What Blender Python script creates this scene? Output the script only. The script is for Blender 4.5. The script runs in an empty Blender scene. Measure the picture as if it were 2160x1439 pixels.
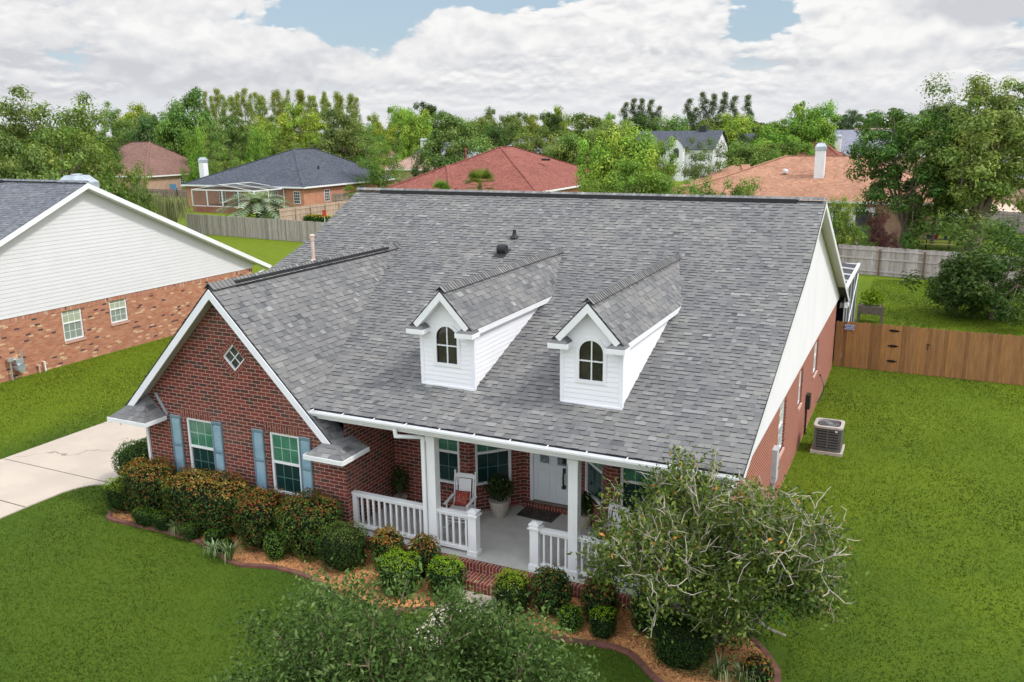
import bpy, bmesh, math, random
import numpy as np
from mathutils import Vector, Matrix, Quaternion
random.seed(7); RNG = np.random.default_rng(7)
S = bpy.context.scene; COL = S.collection
PI = math.pi
# ------------------------------------------------------------ camera
YAW, PIT, ROL, FPX, HC = .446, .239, -.011, 1818.8, 9.2
IW, IH = 2160., 1439.
def cam_axes():
    cy, sy, cp, sp = math.cos(YAW), math.sin(YAW), math.cos(PIT), math.sin(PIT)
    f = Vector((-sy*cp, cy*cp, -sp)); r = Vector((cy, sy, 0)); u = r.cross(f)
    cr, sr = math.cos(ROL), math.sin(ROL)
    return cr*r + sr*u, -sr*r + cr*u, f
CR, CU, CF = cam_axes()
cam = bpy.data.cameras.new('camera'); camo = bpy.data.objects.new('camera', cam); COL.objects.link(camo)
m = Matrix((CR, CU, -CF)).transposed().to_4x4(); m.translation = (0, 0, HC); camo.matrix_world = m
cam.sensor_width = 36; cam.lens = FPX/IW*36; cam.clip_start = .1; cam.clip_end = 6000
S.camera = camo
# ------------------------------------------------------------ render / exposure
S.render.engine = 'CYCLES'
S.view_settings.view_transform = 'Standard'; S.view_settings.look = 'None'; S.view_settings.gamma = 1
S.view_settings.exposure = 0.15
S.cycles.max_bounces = 5; S.cycles.diffuse_bounces = 3; S.cycles.glossy_bounces = 3; S.cycles.transparent_max_bounces = 6
# ------------------------------------------------------------ sun
SUN_EL, SUN_AZ = math.radians(50), math.radians(88)     # azimuth measured from +y towards +x
sl = bpy.data.lights.new('sun', 'SUN'); sl.energy = 2.2; sl.angle = math.radians(7); sl.color = (1.0, .965, .92)
so = bpy.data.objects.new('sun', sl); COL.objects.link(so)
sd = Vector((math.sin(SUN_AZ)*math.cos(SUN_EL), math.cos(SUN_AZ)*math.cos(SUN_EL), math.sin(SUN_EL)))
so.rotation_euler = sd.to_track_quat('Z', 'Y').to_euler(); so.location = (40, 20, 60)
# ------------------------------------------------------------ world: sky texture behind procedural cumulus
w = bpy.data.worlds.new('World'); S.world = w; w.use_nodes = True
nt = w.node_tree; nt.nodes.clear()
def N(t, typ, **kw):
    n = t.nodes.new(typ)
    for k, v in kw.items(): setattr(n, k, v)
    return n
def mth(t, op, a, b=None, c=None, clamp=False):
    n = N(t, 'ShaderNodeMath', operation=op, use_clamp=clamp)
    for i, x in enumerate((a, b, c)):
        if x is None: continue
        if isinstance(x, (int, float)): n.inputs[i].default_value = x
        else: t.links.new(x, n.inputs[i])
    return n.outputs[0]
def mixc(t, f, a, b, blend='MIX'):
    n = N(t, 'ShaderNodeMix', data_type='RGBA', blend_type=blend, clamp_factor=True)
    for i, x in ((0, f), (6, a), (7, b)):
        if isinstance(x, (int, float)): n.inputs[i].default_value = x
        elif isinstance(x, tuple): n.inputs[i].default_value = (*x, 1) if len(x) == 3 else x
        else: t.links.new(x, n.inputs[i])
    return n.outputs[2]
def sstep(t, x, a, b):
    n = N(t, 'ShaderNodeMapRange', interpolation_type='SMOOTHSTEP')
    t.links.new(x, n.inputs[0]); n.inputs[1].default_value = a; n.inputs[2].default_value = b
    return n.outputs[0]
def vec(t, x, y, z=0.0):
    n = N(t, 'ShaderNodeCombineXYZ')
    for i, v in enumerate((x, y, z)):
        if isinstance(v, (int, float)): n.inputs[i].default_value = v
        else: t.links.new(v, n.inputs[i])
    return n.outputs[0]
def noise(t, v, scale, detail=4, rough=.55, dist=0.):
    n = N(t, 'ShaderNodeTexNoise'); n.inputs['Scale'].default_value = scale; n.inputs['Detail'].default_value = detail
    n.inputs['Roughness'].default_value = rough; n.inputs['Distortion'].default_value = dist
    if v is not None: t.links.new(v, n.inputs['Vector'])
    return n.outputs['Fac']
tc = N(nt, 'ShaderNodeTexCoord'); sp = N(nt, 'ShaderNodeSeparateXYZ'); nt.links.new(tc.outputs['Generated'], sp.inputs[0])
az = mth(nt, 'ARCTAN2', sp.outputs[0], sp.outputs[1]); el = mth(nt, 'ARCSINE', sp.outputs[2])
elc = mth(nt, 'MAXIMUM', el, 0.0)
# vertical coordinate compressed towards the horizon, as far clouds are
vv = mth(nt, 'MULTIPLY', mth(nt, 'POWER', elc, .78), 1.25)
def cl(seed, dv, scale, vs, detail=5, rough=.5):
    p = vec(nt, mth(nt, 'ADD', az, seed), mth(nt, 'ADD', mth(nt, 'MULTIPLY', vv, vs), dv), seed)
    n = noise(nt, p, scale, detail, rough, .1)
    q1 = noise(nt, p, scale*4.2, 2, .5); q2 = noise(nt, p, scale*11., 2, .5)      # billows: rounded heads, sharp creases
    bl = mth(nt, 'ADD', mth(nt, 'MULTIPLY', mth(nt, 'ABSOLUTE', mth(nt, 'SUBTRACT', q1, .5)), .34), mth(nt, 'MULTIPLY', mth(nt, 'ABSOLUTE', mth(nt, 'SUBTRACT', q2, .5)), .13))
    return mth(nt, 'ADD', n, mth(nt, 'SUBTRACT', bl, .04))
def blob(a0, e0, ra, re):          # a soft patch of sky at azimuth a0, elevation e0
    x = mth(nt, 'DIVIDE', mth(nt, 'SUBTRACT', az, a0), ra); y = mth(nt, 'DIVIDE', mth(nt, 'SUBTRACT', el, e0), re)
    d = mth(nt, 'ADD', mth(nt, 'MULTIPLY', x, x), mth(nt, 'MULTIPLY', y, y))
    return mth(nt, 'SUBTRACT', 1.0, sstep(nt, d, .0, 1.0))
def azel(px, py):
    d = CF + CR*((px-IW/2)/FPX) - CU*((py-IH/2)/FPX); d.normalize()
    return math.atan2(d.x, d.y), math.asin(d.z)
def blobs(lst, gx, gy):
    acc = None
    for (px, py, rx, ry, k) in lst:
        a0, e0 = azel(px, py); b = mth(nt, 'MULTIPLY', blob(a0, e0, rx/FPX*gx, ry/FPX*gy), k)
        acc = b if acc is None else mth(nt, 'ADD', acc, b)
    return acc
hole = blobs(((790, 5, 250, 78, .15), (1190, -2, 210, 48, .14), (1660, 40, 115, 95, .14), (1540, 35, 150, 50, .10), (230, 30, 240, 36, .13), (650, 60, 180, 36, .09)), 1.2, 1.2)
puff = blobs(((990, 70, 150, 55, .12), (1330, 70, 230, 80, .13), (1850, 70, 190, 90, .16), (340, 50, 130, 45, .10), (60, 50, 100, 35, .10), (1000, 45, 90, 40, .08)), 1.3, 1.3)
dark = blobs(((2110, 8, 150, 34, .9), (60, 145, 150, 60, .38), (300, 150, 130, 45, .3), (1850, 126, 240, 20, .42), (560, 180, 200, 34, .22), (1030, 100, 80, 34, .30), (1150, 190, 300, 30, .15)), 1.3, 1.3)
sky = N(nt, 'ShaderNodeTexSky', sky_type='NISHITA', sun_disc=False); sky.sun_elevation = SUN_EL; sky.sun_rotation = SUN_AZ
sky.air_density = 1.0; sky.dust_density = 1.5
skyc = mixc(nt, 1.0, sky.outputs[0], (.105, .105, .105), 'MULTIPLY'); skyc = mixc(nt, .6, skyc, (.47, .61, .73))
low = sstep(nt, el, .0, .07)
col_ = mixc(nt, sstep(nt, el, .02, .10), (.69, .705, .74), skyc)
f0 = cl(3.3, 0, 6.0, 1.9)
for (seed, sc_, vs_, thr, dv, kk, hw, pw) in ((8.1, 6.5, 1.7, .42, .014, 5.5, .8, .4), (5.6, 5.2, 1.25, .475, .020, 5., 1.0, .8), (3.3, 4.4, .95, .505, .026, 4.5, 1.0, 1.0)):
    a_ = cl(seed, 0, sc_, vs_); b_ = cl(seed, dv, sc_, vs_)
    d_ = mth(nt, 'SUBTRACT', mth(nt, 'ADD', a_, mth(nt, 'MULTIPLY', puff, pw)), mth(nt, 'MULTIPLY', hole, hw))
    al = sstep(nt, d_, thr-.005, thr+.05)
    sh = mth(nt, 'ADD', .55, mth(nt, 'MULTIPLY', mth(nt, 'SUBTRACT', a_, b_), kk))
    sh = mth(nt, 'SUBTRACT', mth(nt, 'ADD', sh, mth(nt, 'MULTIPLY', puff, 1.8)), dark, clamp=True)
    cc_ = mixc(nt, sh, (.57, .58, .62), (.865, .86, .85)); cc_ = mixc(nt, mth(nt, 'MULTIPLY', mth(nt, 'SUBTRACT', 1.0, low), .65), cc_, (.70, .712, .745))
    col_ = mixc(nt, al, col_, cc_)
full = col_
# overhead, outside the frame, thinner cover with cloud brightness raised as fill
up = sstep(nt, el, .18, .5)
over = mixc(nt, sstep(nt, f0, .40, .55), skyc, (1.36, 1.37, 1.40))
full = mixc(nt, up, full, over)
# unseen sky behind the viewer, brightened as added fill for the house front
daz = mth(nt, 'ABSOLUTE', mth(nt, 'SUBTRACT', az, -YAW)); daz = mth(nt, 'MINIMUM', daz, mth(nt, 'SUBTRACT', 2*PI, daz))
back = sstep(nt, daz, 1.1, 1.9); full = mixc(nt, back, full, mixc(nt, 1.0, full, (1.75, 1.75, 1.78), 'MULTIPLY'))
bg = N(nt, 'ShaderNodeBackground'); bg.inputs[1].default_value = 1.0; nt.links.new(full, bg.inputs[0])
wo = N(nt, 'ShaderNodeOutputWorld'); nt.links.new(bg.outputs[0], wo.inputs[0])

# ------------------------------------------------------------ helpers: placement from measured directions
def ray(px, py): return CF + CR*((px-IW/2)/FPX) - CU*((py-IH/2)/FPX)
def atz(px, py, z=0.): d = ray(px, py); t = (z-HC)/d.z; return Vector((d.x*t, d.y*t, z))
def atd(px, py, D): d = ray(px, py)*D; return Vector((d.x, d.y, d.z+HC))
# ------------------------------------------------------------ helpers: tags
def tag(o, label=None, cat=None, group=None, kind=None):
    if label: o['label'] = label
    if cat: o['category'] = cat
    if group: o['group'] = group
    if kind: o['kind'] = kind
    return o
def empty(name, loc=(0, 0, 0), label=None, cat=None, group=None, rz=0.):
    o = bpy.data.objects.new(name, None); COL.objects.link(o); o.location = loc; o.rotation_euler = (0, 0, rz); o.empty_display_size = .3
    return tag(o, label, cat, group)
def copy_tree(o, parent=None):
    c = o.copy(); COL.objects.link(c)
    if parent: c.parent = parent; c.matrix_parent_inverse = o.matrix_parent_inverse.copy()
    for ch in list(o.children): copy_tree(ch, c)
    return c
# ------------------------------------------------------------ helpers: mesh builder with uv in metres
class MB:
    def __init__(s): s.v = []; s.f = []; s.uv = []; s.m = []; s.t = []; s.fr = None
    def P(s, p):
        if s.fr is None: return Vector(p)
        o, u, n = s.fr; return o + u*p[0] + n*p[1] + Vector((0, 0, 1))*p[2]      # local: (along, outward, up)
    def poly(s, pts, m=0, t=0., uv=None, rot=False):
        pts = [s.P(p) for p in pts]; b = len(s.v); s.v += pts; s.f.append(tuple(range(b, b+len(pts)))); s.m.append(m); s.t.append(t)
        if uv is None:
            n = Vector((0, 0, 0)); o = pts[0]
            for i in range(1, len(pts)-1): n += (pts[i]-o).cross(pts[i+1]-o)
            if n.length < 1e-12: n = Vector((0, 0, 1))
            n.normalize()
            if abs(n.z) > .999: a, c = Vector((1, 0, 0)), Vector((0, 1, 0))
            else: a = Vector((0, 0, 1)).cross(n).normalized(); c = n.cross(a)
            uv = [((p.dot(c), p.dot(a)) if rot else (p.dot(a), p.dot(c))) for p in pts]
        s.uv += uv
    def box(s, x0, x1, y0, y1, z0, z1, m=0, t=0., rot=False):
        c = [(x0, y0, z0), (x1, y0, z0), (x1, y1, z0), (x0, y1, z0), (x0, y0, z1), (x1, y0, z1), (x1, y1, z1), (x0, y1, z1)]
        flip = False
        if s.fr is not None:
            o, u, n = s.fr; flip = u.cross(n).z < 0
        for q in ((0, 3, 2, 1), (4, 5, 6, 7), (0, 1, 5, 4), (1, 2, 6, 5), (2, 3, 7, 6), (3, 0, 4, 7)):
            q = q[::-1] if flip else q
            s.poly([c[i] for i in q], m, t, rot=rot)
    def beam(s, p, q, w, h, m=0, up=(0, 0, 1), t=0.):
        p, q = Vector(p), Vector(q); d = (q-p).normalized(); up = Vector(up)
        a = d.cross(up)
        if a.length < 1e-4: a = d.cross(Vector((0, 1, 0)))
        a.normalize(); b = a.cross(d).normalized(); a = a*w/2; b = b*h/2
        c = [p-a-b, p+a-b, p+a+b, p-a+b, q-a-b, q+a-b, q+a+b, q-a+b]
        for k in ((0, 1, 2, 3), (7, 6, 5, 4), (0, 4, 5, 1), (1, 5, 6, 2), (2, 6, 7, 3), (3, 7, 4, 0)): s.poly([c[i] for i in k], m, t)
    def tube(s, p, q, r0, r1=None, n=8, m=0, caps=True, t=0.):
        p, q = Vector(p), Vector(q); r1 = r0 if r1 is None else r1; d = (q-p)
        if d.length < 1e-6: return
        d.normalize(); a = d.cross(Vector((0, 0, 1)))
        if a.length < 1e-3: a = Vector((1, 0, 0))
        a.normalize(); b = d.cross(a)
        A = [p+(a*math.cos(2*PI*i/n)+b*math.sin(2*PI*i/n))*r0 for i in range(n)]; B = [q+(a*math.cos(2*PI*i/n)+b*math.sin(2*PI*i/n))*r1 for i in range(n)]
        for i in range(n): j = (i+1) % n; s.poly([A[i], A[j], B[j], B[i]], m, t)
        if caps: s.poly(A[::-1], m, t); s.poly(B, m, t)
    def lathe(s, prof, c=(0, 0, 0), n=20, m=0):
        c = Vector(c)
        for (r0, z0), (r1, z1) in zip(prof[:-1], prof[1:]):
            for i in range(n):
                a, b = 2*PI*i/n, 2*PI*(i+1)/n
                q = [c+Vector((r0*math.cos(a), r0*math.sin(a), z0)), c+Vector((r0*math.cos(b), r0*math.sin(b), z0)), c+Vector((r1*math.cos(b), r1*math.sin(b), z1)), c+Vector((r1*math.cos(a), r1*math.sin(a), z1))]
                if r0 < 1e-5: q = [q[0], q[2], q[3]]
                elif r1 < 1e-5: q = q[:3]
                s.poly(q, m)
    def build(s, name, mats, parent=None, smooth=False, local=False):
        me = bpy.data.meshes.new(name)
        me.from_pydata([tuple(p) for p in s.v], [], s.f)
        if not isinstance(mats, (list, tuple)): mats = [mats]
        for k in mats: me.materials.append(k)
        uvl = me.uv_layers.new(name='UVMap'); uvl.data.foreach_set('uv', np.array(s.uv, dtype=np.float32).ravel())
        me.polygons.foreach_set('material_index', np.array(s.m, dtype=np.int32))
        at = me.attributes.new('tint', 'FLOAT', 'FACE'); at.data.foreach_set('value', np.array(s.t, dtype=np.float32))
        if smooth: me.polygons.foreach_set('use_smooth', np.ones(len(s.f), dtype=bool))
        me.update()
        o = bpy.data.objects.new(name, me); COL.objects.link(o)
        if parent is not None:
            o.parent = parent
            # meshes are written in world coordinates unless local
            if not local and parent.parent is None:
                o.matrix_parent_inverse = (Matrix.Translation(parent.location) @ parent.rotation_euler.to_matrix().to_4x4()).inverted()
        return o
def npmesh(name, V, F, mats, cols=None, uv=None, parent=None):
    me = bpy.data.meshes.new(name); k = F.shape[1]
    me.vertices.add(len(V)); me.vertices.foreach_set('co', V.astype(np.float32).ravel())
    me.loops.add(F.size); me.loops.foreach_set('vertex_index', F.astype(np.int32).ravel())
    me.polygons.add(len(F)); me.polygons.foreach_set('loop_start', np.arange(0, F.size, k, dtype=np.int32))
    for q in (mats if isinstance(mats, (list, tuple)) else [mats]): me.materials.append(q)
    if cols is not None:
        a = me.attributes.new('col', 'FLOAT_COLOR', 'FACE'); c = np.ones((len(F), 4), dtype=np.float32); c[:, :3] = cols
        a.data.foreach_set('color', c.ravel())
    me.update(calc_edges=True); me.validate()
    o = bpy.data.objects.new(name, me); COL.objects.link(o)
    if parent is not None:
        o.parent = parent
    return o
# ------------------------------------------------------------ materials
def newmat(name):
    mt = bpy.data.materials.new(name); mt.use_nodes = True; t = mt.node_tree; t.nodes.clear()
    b = N(t, 'ShaderNodeBsdfPrincipled'); o = N(t, 'ShaderNodeOutputMaterial'); t.links.new(b.outputs[0], o.inputs[0])
    return mt, t, b
def setin(t, b, k, v):
    if isinstance(v, (int, float)): b.inputs[k].default_value = v
    elif isinstance(v, tuple): b.inputs[k].default_value = (*v, 1)
    else: t.links.new(v, b.inputs[k])
def bump(t, b, h, dist=.01, strength=.6):
    n = N(t, 'ShaderNodeBump'); n.inputs['Strength'].default_value = strength; n.inputs['Distance'].default_value = dist
    t.links.new(h, n.inputs['Height']); t.links.new(n.outputs[0], b.inputs['Normal'])
def ramp(t, f, stops, interp='LINEAR'):
    n = N(t, 'ShaderNodeValToRGB'); n.color_ramp.interpolation = interp; e = n.color_ramp.elements
    while len(e) > 1: e.remove(e[-1])
    e[0].position = stops[0][0]; e[0].color = (*stops[0][1], 1)
    for p, c in stops[1:]: k = e.new(p); k.color = (*c, 1)
    t.links.new(f, n.inputs[0]); return n.outputs[0]
def coord(t, kind='Object'): return N(t, 'ShaderNodeTexCoord').outputs[kind]
def nmat(name, c1, c2, scale=3., rough=.6, bmp=0., coordk='Object', metal=0., spec=.5, detail=5):
    mt, t, b = newmat(name); f = noise(t, coord(t, coordk), scale, detail, .6)
    setin(t, b, 'Base Color', mixc(t, sstep(t, f, .3, .7), c1, c2)); setin(t, b, 'Roughness', rough); setin(t, b, 'Metallic', metal); setin(t, b, 'Specular IOR Level', spec)
    if bmp: bump(t, b, f, bmp)
    return mt
def brickmat(name, palette, mortar, bw=.255, bh=.088, mw=.012, mv=None, rot=False, bumpd=.004, stain=.25):
    mt, t, b = newmat(name); s = N(t, 'ShaderNodeSeparateXYZ'); t.links.new(coord(t, 'UV'), s.inputs[0])
    u, v = s.outputs[0], s.outputs[1]
    r = mth(t, 'DIVIDE', v, bh); row = mth(t, 'FLOOR', r); fv = mth(t, 'SUBTRACT', r, row)
    cu = mth(t, 'ADD', mth(t, 'DIVIDE', u, bw), mth(t, 'MULTIPLY', mth(t, 'MODULO', mth(t, 'ABSOLUTE', row), 2.0), .5))
    colm = mth(t, 'FLOOR', cu); fu = mth(t, 'SUBTRACT', cu, colm)
    mk = mth(t, 'MULTIPLY', mth(t, 'MULTIPLY', mth(t, 'GREATER_THAN', fu, (mv or mw)/bw), 1.0), mth(t, 'GREATER_THAN', fv, mw/bh))
    wn = N(t, 'ShaderNodeTexWhiteNoise', noise_dimensions='2D'); t.links.new(vec(t, colm, row), wn.inputs[0])
    c = ramp(t, wn.outputs[0], palette, 'CONSTANT')
    g = noise(t, coord(t, 'UV'), 38., 3, .6); big = noise(t, coord(t, 'UV'), .7, 3, .5)
    c = mixc(t, mth(t, 'MULTIPLY', g, .35), c, (.5, .5, .5), 'MULTIPLY'); c = mixc(t, mth(t, 'MULTIPLY', sstep(t, big, .45, .75), stain), c, tuple(x*.8+.06 for x in mortar))
    setin(t, b, 'Base Color', mixc(t, mk, mortar, c)); setin(t, b, 'Roughness', .85); setin(t, b, 'Specular IOR Level', .25)
    bump(t, b, mk, bumpd, .7)
    return mt
def shinglemat(name, stops, edge=False):
    mt, t, b = newmat(name); a = N(t, 'ShaderNodeAttribute', attribute_name='tint')
    c = ramp(t, a.outputs['Fac'], stops); g = noise(t, coord(t, 'UV'), 60., 3, .7)
    c = mixc(t, .55, c, mixc(t, sstep(t, g, .3, .7), (.62, .62, .62), (1.35, 1.35, 1.35)), 'MULTIPLY')
    wz = noise(t, coord(t, 'UV'), .55, 3, .55); c = mixc(t, .5, c, mixc(t, sstep(t, wz, .35, .65), (.84, .84, .88), (1.12, 1.1, 1.06)), 'MULTIPLY')
    setin(t, b, 'Base Color', c); setin(t, b, 'Roughness', .9); setin(t, b, 'Specular IOR Level', .2)
    return mt
def farroof(name, c1, c2, c3):
    mt, t, b = newmat(name); s = N(t, 'ShaderNodeSeparateXYZ'); t.links.new(coord(t, 'UV'), s.inputs[0])
    row = mth(t, 'FLOOR', mth(t, 'DIVIDE', s.outputs[1], .16)); colm = mth(t, 'FLOOR', mth(t, 'DIVIDE', s.outputs[0], .24))
    wn = N(t, 'ShaderNodeTexWhiteNoise', noise_dimensions='2D'); t.links.new(vec(t, colm, row), wn.inputs[0])
    c = ramp(t, wn.outputs[0], ((0, c1), (.45, c2), (.9, c3)))
    f = noise(t, coord(t, 'UV'), .4, 4, .6); c = mixc(t, .6, c, mixc(t, sstep(t, f, .3, .7), (.82, .82, .82), (1.12, 1.12, 1.12)), 'MULTIPLY')
    setin(t, b, 'Base Color', c); setin(t, b, 'Roughness', .9); setin(t, b, 'Specular IOR Level', .2); return mt
def leafmat(name, trans=.35, rough=.7):
    mt = bpy.data.materials.new(name); mt.use_nodes = True; t = mt.node_tree; t.nodes.clear()
    a = N(t, 'ShaderNodeAttribute', attribute_name='col'); oi = N(t, 'ShaderNodeObjectInfo')
    # every copied tree gets a slightly different hue and depth of green
    hs = N(t, 'ShaderNodeHueSaturation'); t.links.new(a.outputs['Color'], hs.inputs['Color'])
    t.links.new(mth(t, 'ADD', .49, mth(t, 'MULTIPLY', oi.outputs['Random'], .03)), hs.inputs['Hue'])
    t.links.new(mth(t, 'ADD', .88, mth(t, 'MULTIPLY', oi.outputs['Random'], .25)), hs.inputs['Value'])
    c = mixc(t, 1.0, hs.outputs[0], oi.outputs['Color'], 'MULTIPLY')
    b = N(t, 'ShaderNodeBsdfPrincipled'); t.links.new(c, b.inputs['Base Color']); b.inputs['Roughness'].default_value = rough; b.inputs['Specular IOR Level'].default_value = .15
    tr = N(t, 'ShaderNodeBsdfTranslucent'); t.links.new(mixc(t, 1.0, c, (1.25, 1.35, .6), 'MULTIPLY'), tr.inputs[0])
    mx = N(t, 'ShaderNodeMixShader'); mx.inputs[0].default_value = trans; t.links.new(b.outputs[0], mx.inputs[1]); t.links.new(tr.outputs[0], mx.inputs[2])
    o = N(t, 'ShaderNodeOutputMaterial'); t.links.new(mx.outputs[0], o.inputs[0]); return mt
def glassmat(name, c1, c2, rough=.06):
    mt, t, b = newmat(name); s = N(t, 'ShaderNodeSeparateXYZ'); t.links.new(coord(t, 'UV'), s.inputs[0])
    sl = mth(t, 'FRACT', mth(t, 'DIVIDE', s.outputs[1], .05)); f = noise(t, coord(t, 'UV'), 3.0, 3, .5)
    k = mth(t, 'MULTIPLY', sstep(t, sl, .2, .6), sstep(t, f, .3, .7)); setin(t, b, 'Base Color', mixc(t, k, c1, c2)); setin(t, b, 'Roughness', rough); setin(t, b, 'Specular IOR Level', .6); return mt
def sidingmat(name, c, pitch=.2):
    mt, t, b = newmat(name); s = N(t, 'ShaderNodeSeparateXYZ'); t.links.new(coord(t, 'UV'), s.inputs[0])
    fr = mth(t, 'FRACT', mth(t, 'DIVIDE', s.outputs[1], pitch)); f = noise(t, coord(t, 'UV'), 1.3, 4, .6)
    setin(t, b, 'Base Color', mixc(t, mth(t, 'MULTIPLY', sstep(t, f, .35, .8), .5), c, tuple(x*.9 for x in c))); setin(t, b, 'Roughness', .5)
    bump(t, b, mth(t, 'SUBTRACT', 1.0, fr), .02, .8); return mt
W_ = nmat('white_paint', (.80, .80, .79), (.74, .75, .76), 2.5, .45)
TRIM = nmat('white_trim', (.82, .82, .85), (.75, .76, .80), 1.5, .4)
SOFF = nmat('cream_soffit', (.55, .54, .47), (.63, .62, .55), 4., .6)
STUCCO = nmat('smooth_white_gable', (.80, .775, .80), (.75, .73, .755), .8, .6)
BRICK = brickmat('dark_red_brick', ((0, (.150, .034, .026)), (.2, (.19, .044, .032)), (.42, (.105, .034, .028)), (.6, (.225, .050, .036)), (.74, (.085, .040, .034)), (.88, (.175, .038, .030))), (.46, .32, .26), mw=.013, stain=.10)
BRICKR = brickmat('sunlit_red_brick', ((0, (.215, .036, .022)), (.25, (.25, .044, .026)), (.5, (.185, .032, .020)), (.75, (.23, .040, .024))), (.62, .36, .27), mw=.026, mv=.003, bumpd=.01, stain=.0)  # front wall brick again, with sunlight painted into brick and mortar colours
SOLD = brickmat('soldier_brick', ((0, (.15, .036, .026)), (.3, (.20, .048, .032)), (.6, (.11, .030, .024)), (.8, (.17, .040, .028))), (.40, .27, .22), bw=.25, bh=.075, stain=.1)
STEPB = brickmat('step_brick', ((0, (.20, .045, .030)), (.3, (.26, .060, .040)), (.6, (.15, .038, .028)), (.8, (.22, .05, .034))), (.48, .36, .30), bw=.30, bh=.078, stain=.15)
NBRICK = brickmat('speckled_orange_brick', ((0, (.44, .195, .12)), (.3, (.49, .23, .14)), (.6, (.39, .17, .105)), (.80, (.62, .43, .27)), (.87, (.40, .15, .085)), (.935, (.07, .05, .06)), (.975, (.5, .26, .16))), (.44, .22, .14), bw=.22, bh=.078, mw=.008, stain=.12)
FBRICK = nmat('far_orange_brick', (.42, .19, .12), (.50, .24, .15), 1.2, .85)
FBRICK2 = nmat('far_tan_brick', (.40, .25, .19), (.48, .31, .23), 2.0, .85)
GREY = shinglemat('grey_shingle', ((0, (.090, .092, .096)), (.14, (.126, .128, .131)), (.45, (.166, .165, .163)), (.72, (.202, .198, .190)), (.9, (.238, .238, .229)), (1, (.272, .278, .268))))
EDGE = nmat('shingle_edge', (.035, .035, .04), (.05, .05, .055), 20, .9)
BLACKV = nmat('black_ridge_vent', (.012, .012, .014), (.02, .02, .022), 10, .7)
CONC = nmat('concrete', (.50, .42, .35), (.42, .355, .30), .9, .85, .002)
PORCHC = nmat('porch_concrete', (.50, .485, .455), (.42, .405, .38), 2.2, .7)
GREEN_GL = glassmat('green_blind_glass', (.045, .16, .10), (.09, .27, .18))
DARK_GL = glassmat('dark_screened_glass', (.008, .03, .028), (.016, .05, .045), .12)
PALE_GL = glassmat('pale_blind_glass', (.36, .40, .29), (.44, .47, .36), .1)
PALE_GL2 = glassmat('pale_screened_glass', (.22, .26, .22), (.28, .32, .27), .15)
ARCH_GL = nmat('arched_dark_glass', (.022, .019, .017), (.06, .05, .042), 3.0, .04, spec=.8)
BLACK = nmat('black_metal', (.012, .012, .013), (.02, .02, .02), 8, .45)
STEEL = nmat('galvanised_steel', (.38, .43, .47), (.52, .57, .60), 3, .35, metal=.5)
LEAF = leafmat('leaf'); LEAFT = leafmat('thin_leaf', .45, .7)
MUP = nmat('pale_green_muntin', (.36, .50, .40), (.30, .44, .34), 3, .5); MDN = nmat('teal_muntin', (.06, .14, .13), (.08, .18, .16), 3, .5)
BARK = nmat('bark', (.10, .075, .055), (.20, .16, .12), 9., .95, .01)
PALEBARK = nmat('pale_bark', (.46, .42, .33), (.27, .24, .18), 14., .9, .004)
print('part1')
# ============================================================ THE BRICK HOUSE
EY, EZ, BY, BZ, RY, RZ = 14.43, 3.311, 22.158, 5.872, 24.984, 7.258      # eave, pitch break, ridge of the main roof
RBY, RBZ = 36.93, 2.40                                                  # rear eave
XL, XR, XW = -17.77, -2.45, -2.77                                       # roof edges, right wall
WX, WZ, WY, WS = -14.36, 5.872, 14.28, 1.026                            # wing ridge, rake plane, slope
ZF = .42                                                                # porch floor
UP = Vector((0, 0, 1)); XX = Vector((1, 0, 0)); YY = Vector((0, 1, 0))
def rf(y): return EZ+(BZ-EZ)/(BY-EY)*(y-EY) if y < BY else BZ+(RZ-BZ)/(RY-BY)*(y-BY)
def yroof(z): return EY+(z-EZ)*(BY-EY)/(BZ-EZ)
house = empty('brick_house', (-10, 20, 0), 'red brick house with grey shingle roof, two white dormers and a railed front porch', 'house')
def clip(poly, win):
    out = poly
    for i in range(len(win)):
        a, b = win[i], win[(i+1) % len(win)]; inp = out; out = []
        if not inp: return []
        side = lambda p: (b[0]-a[0])*(p[1]-a[1])-(b[1]-a[1])*(p[0]-a[0])
        for j in range(len(inp)):
            p, q = inp[j], inp[(j+1) % len(inp)]; sp_, sq = side(p), side(q)
            if sp_ >= 0: out.append(p)
            if (sp_ >= 0) != (sq >= 0):
                t = sp_/(sp_-sq); out.append((p[0]+(q[0]-p[0])*t, p[1]+(q[1]-p[1])*t))
    return out
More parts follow.
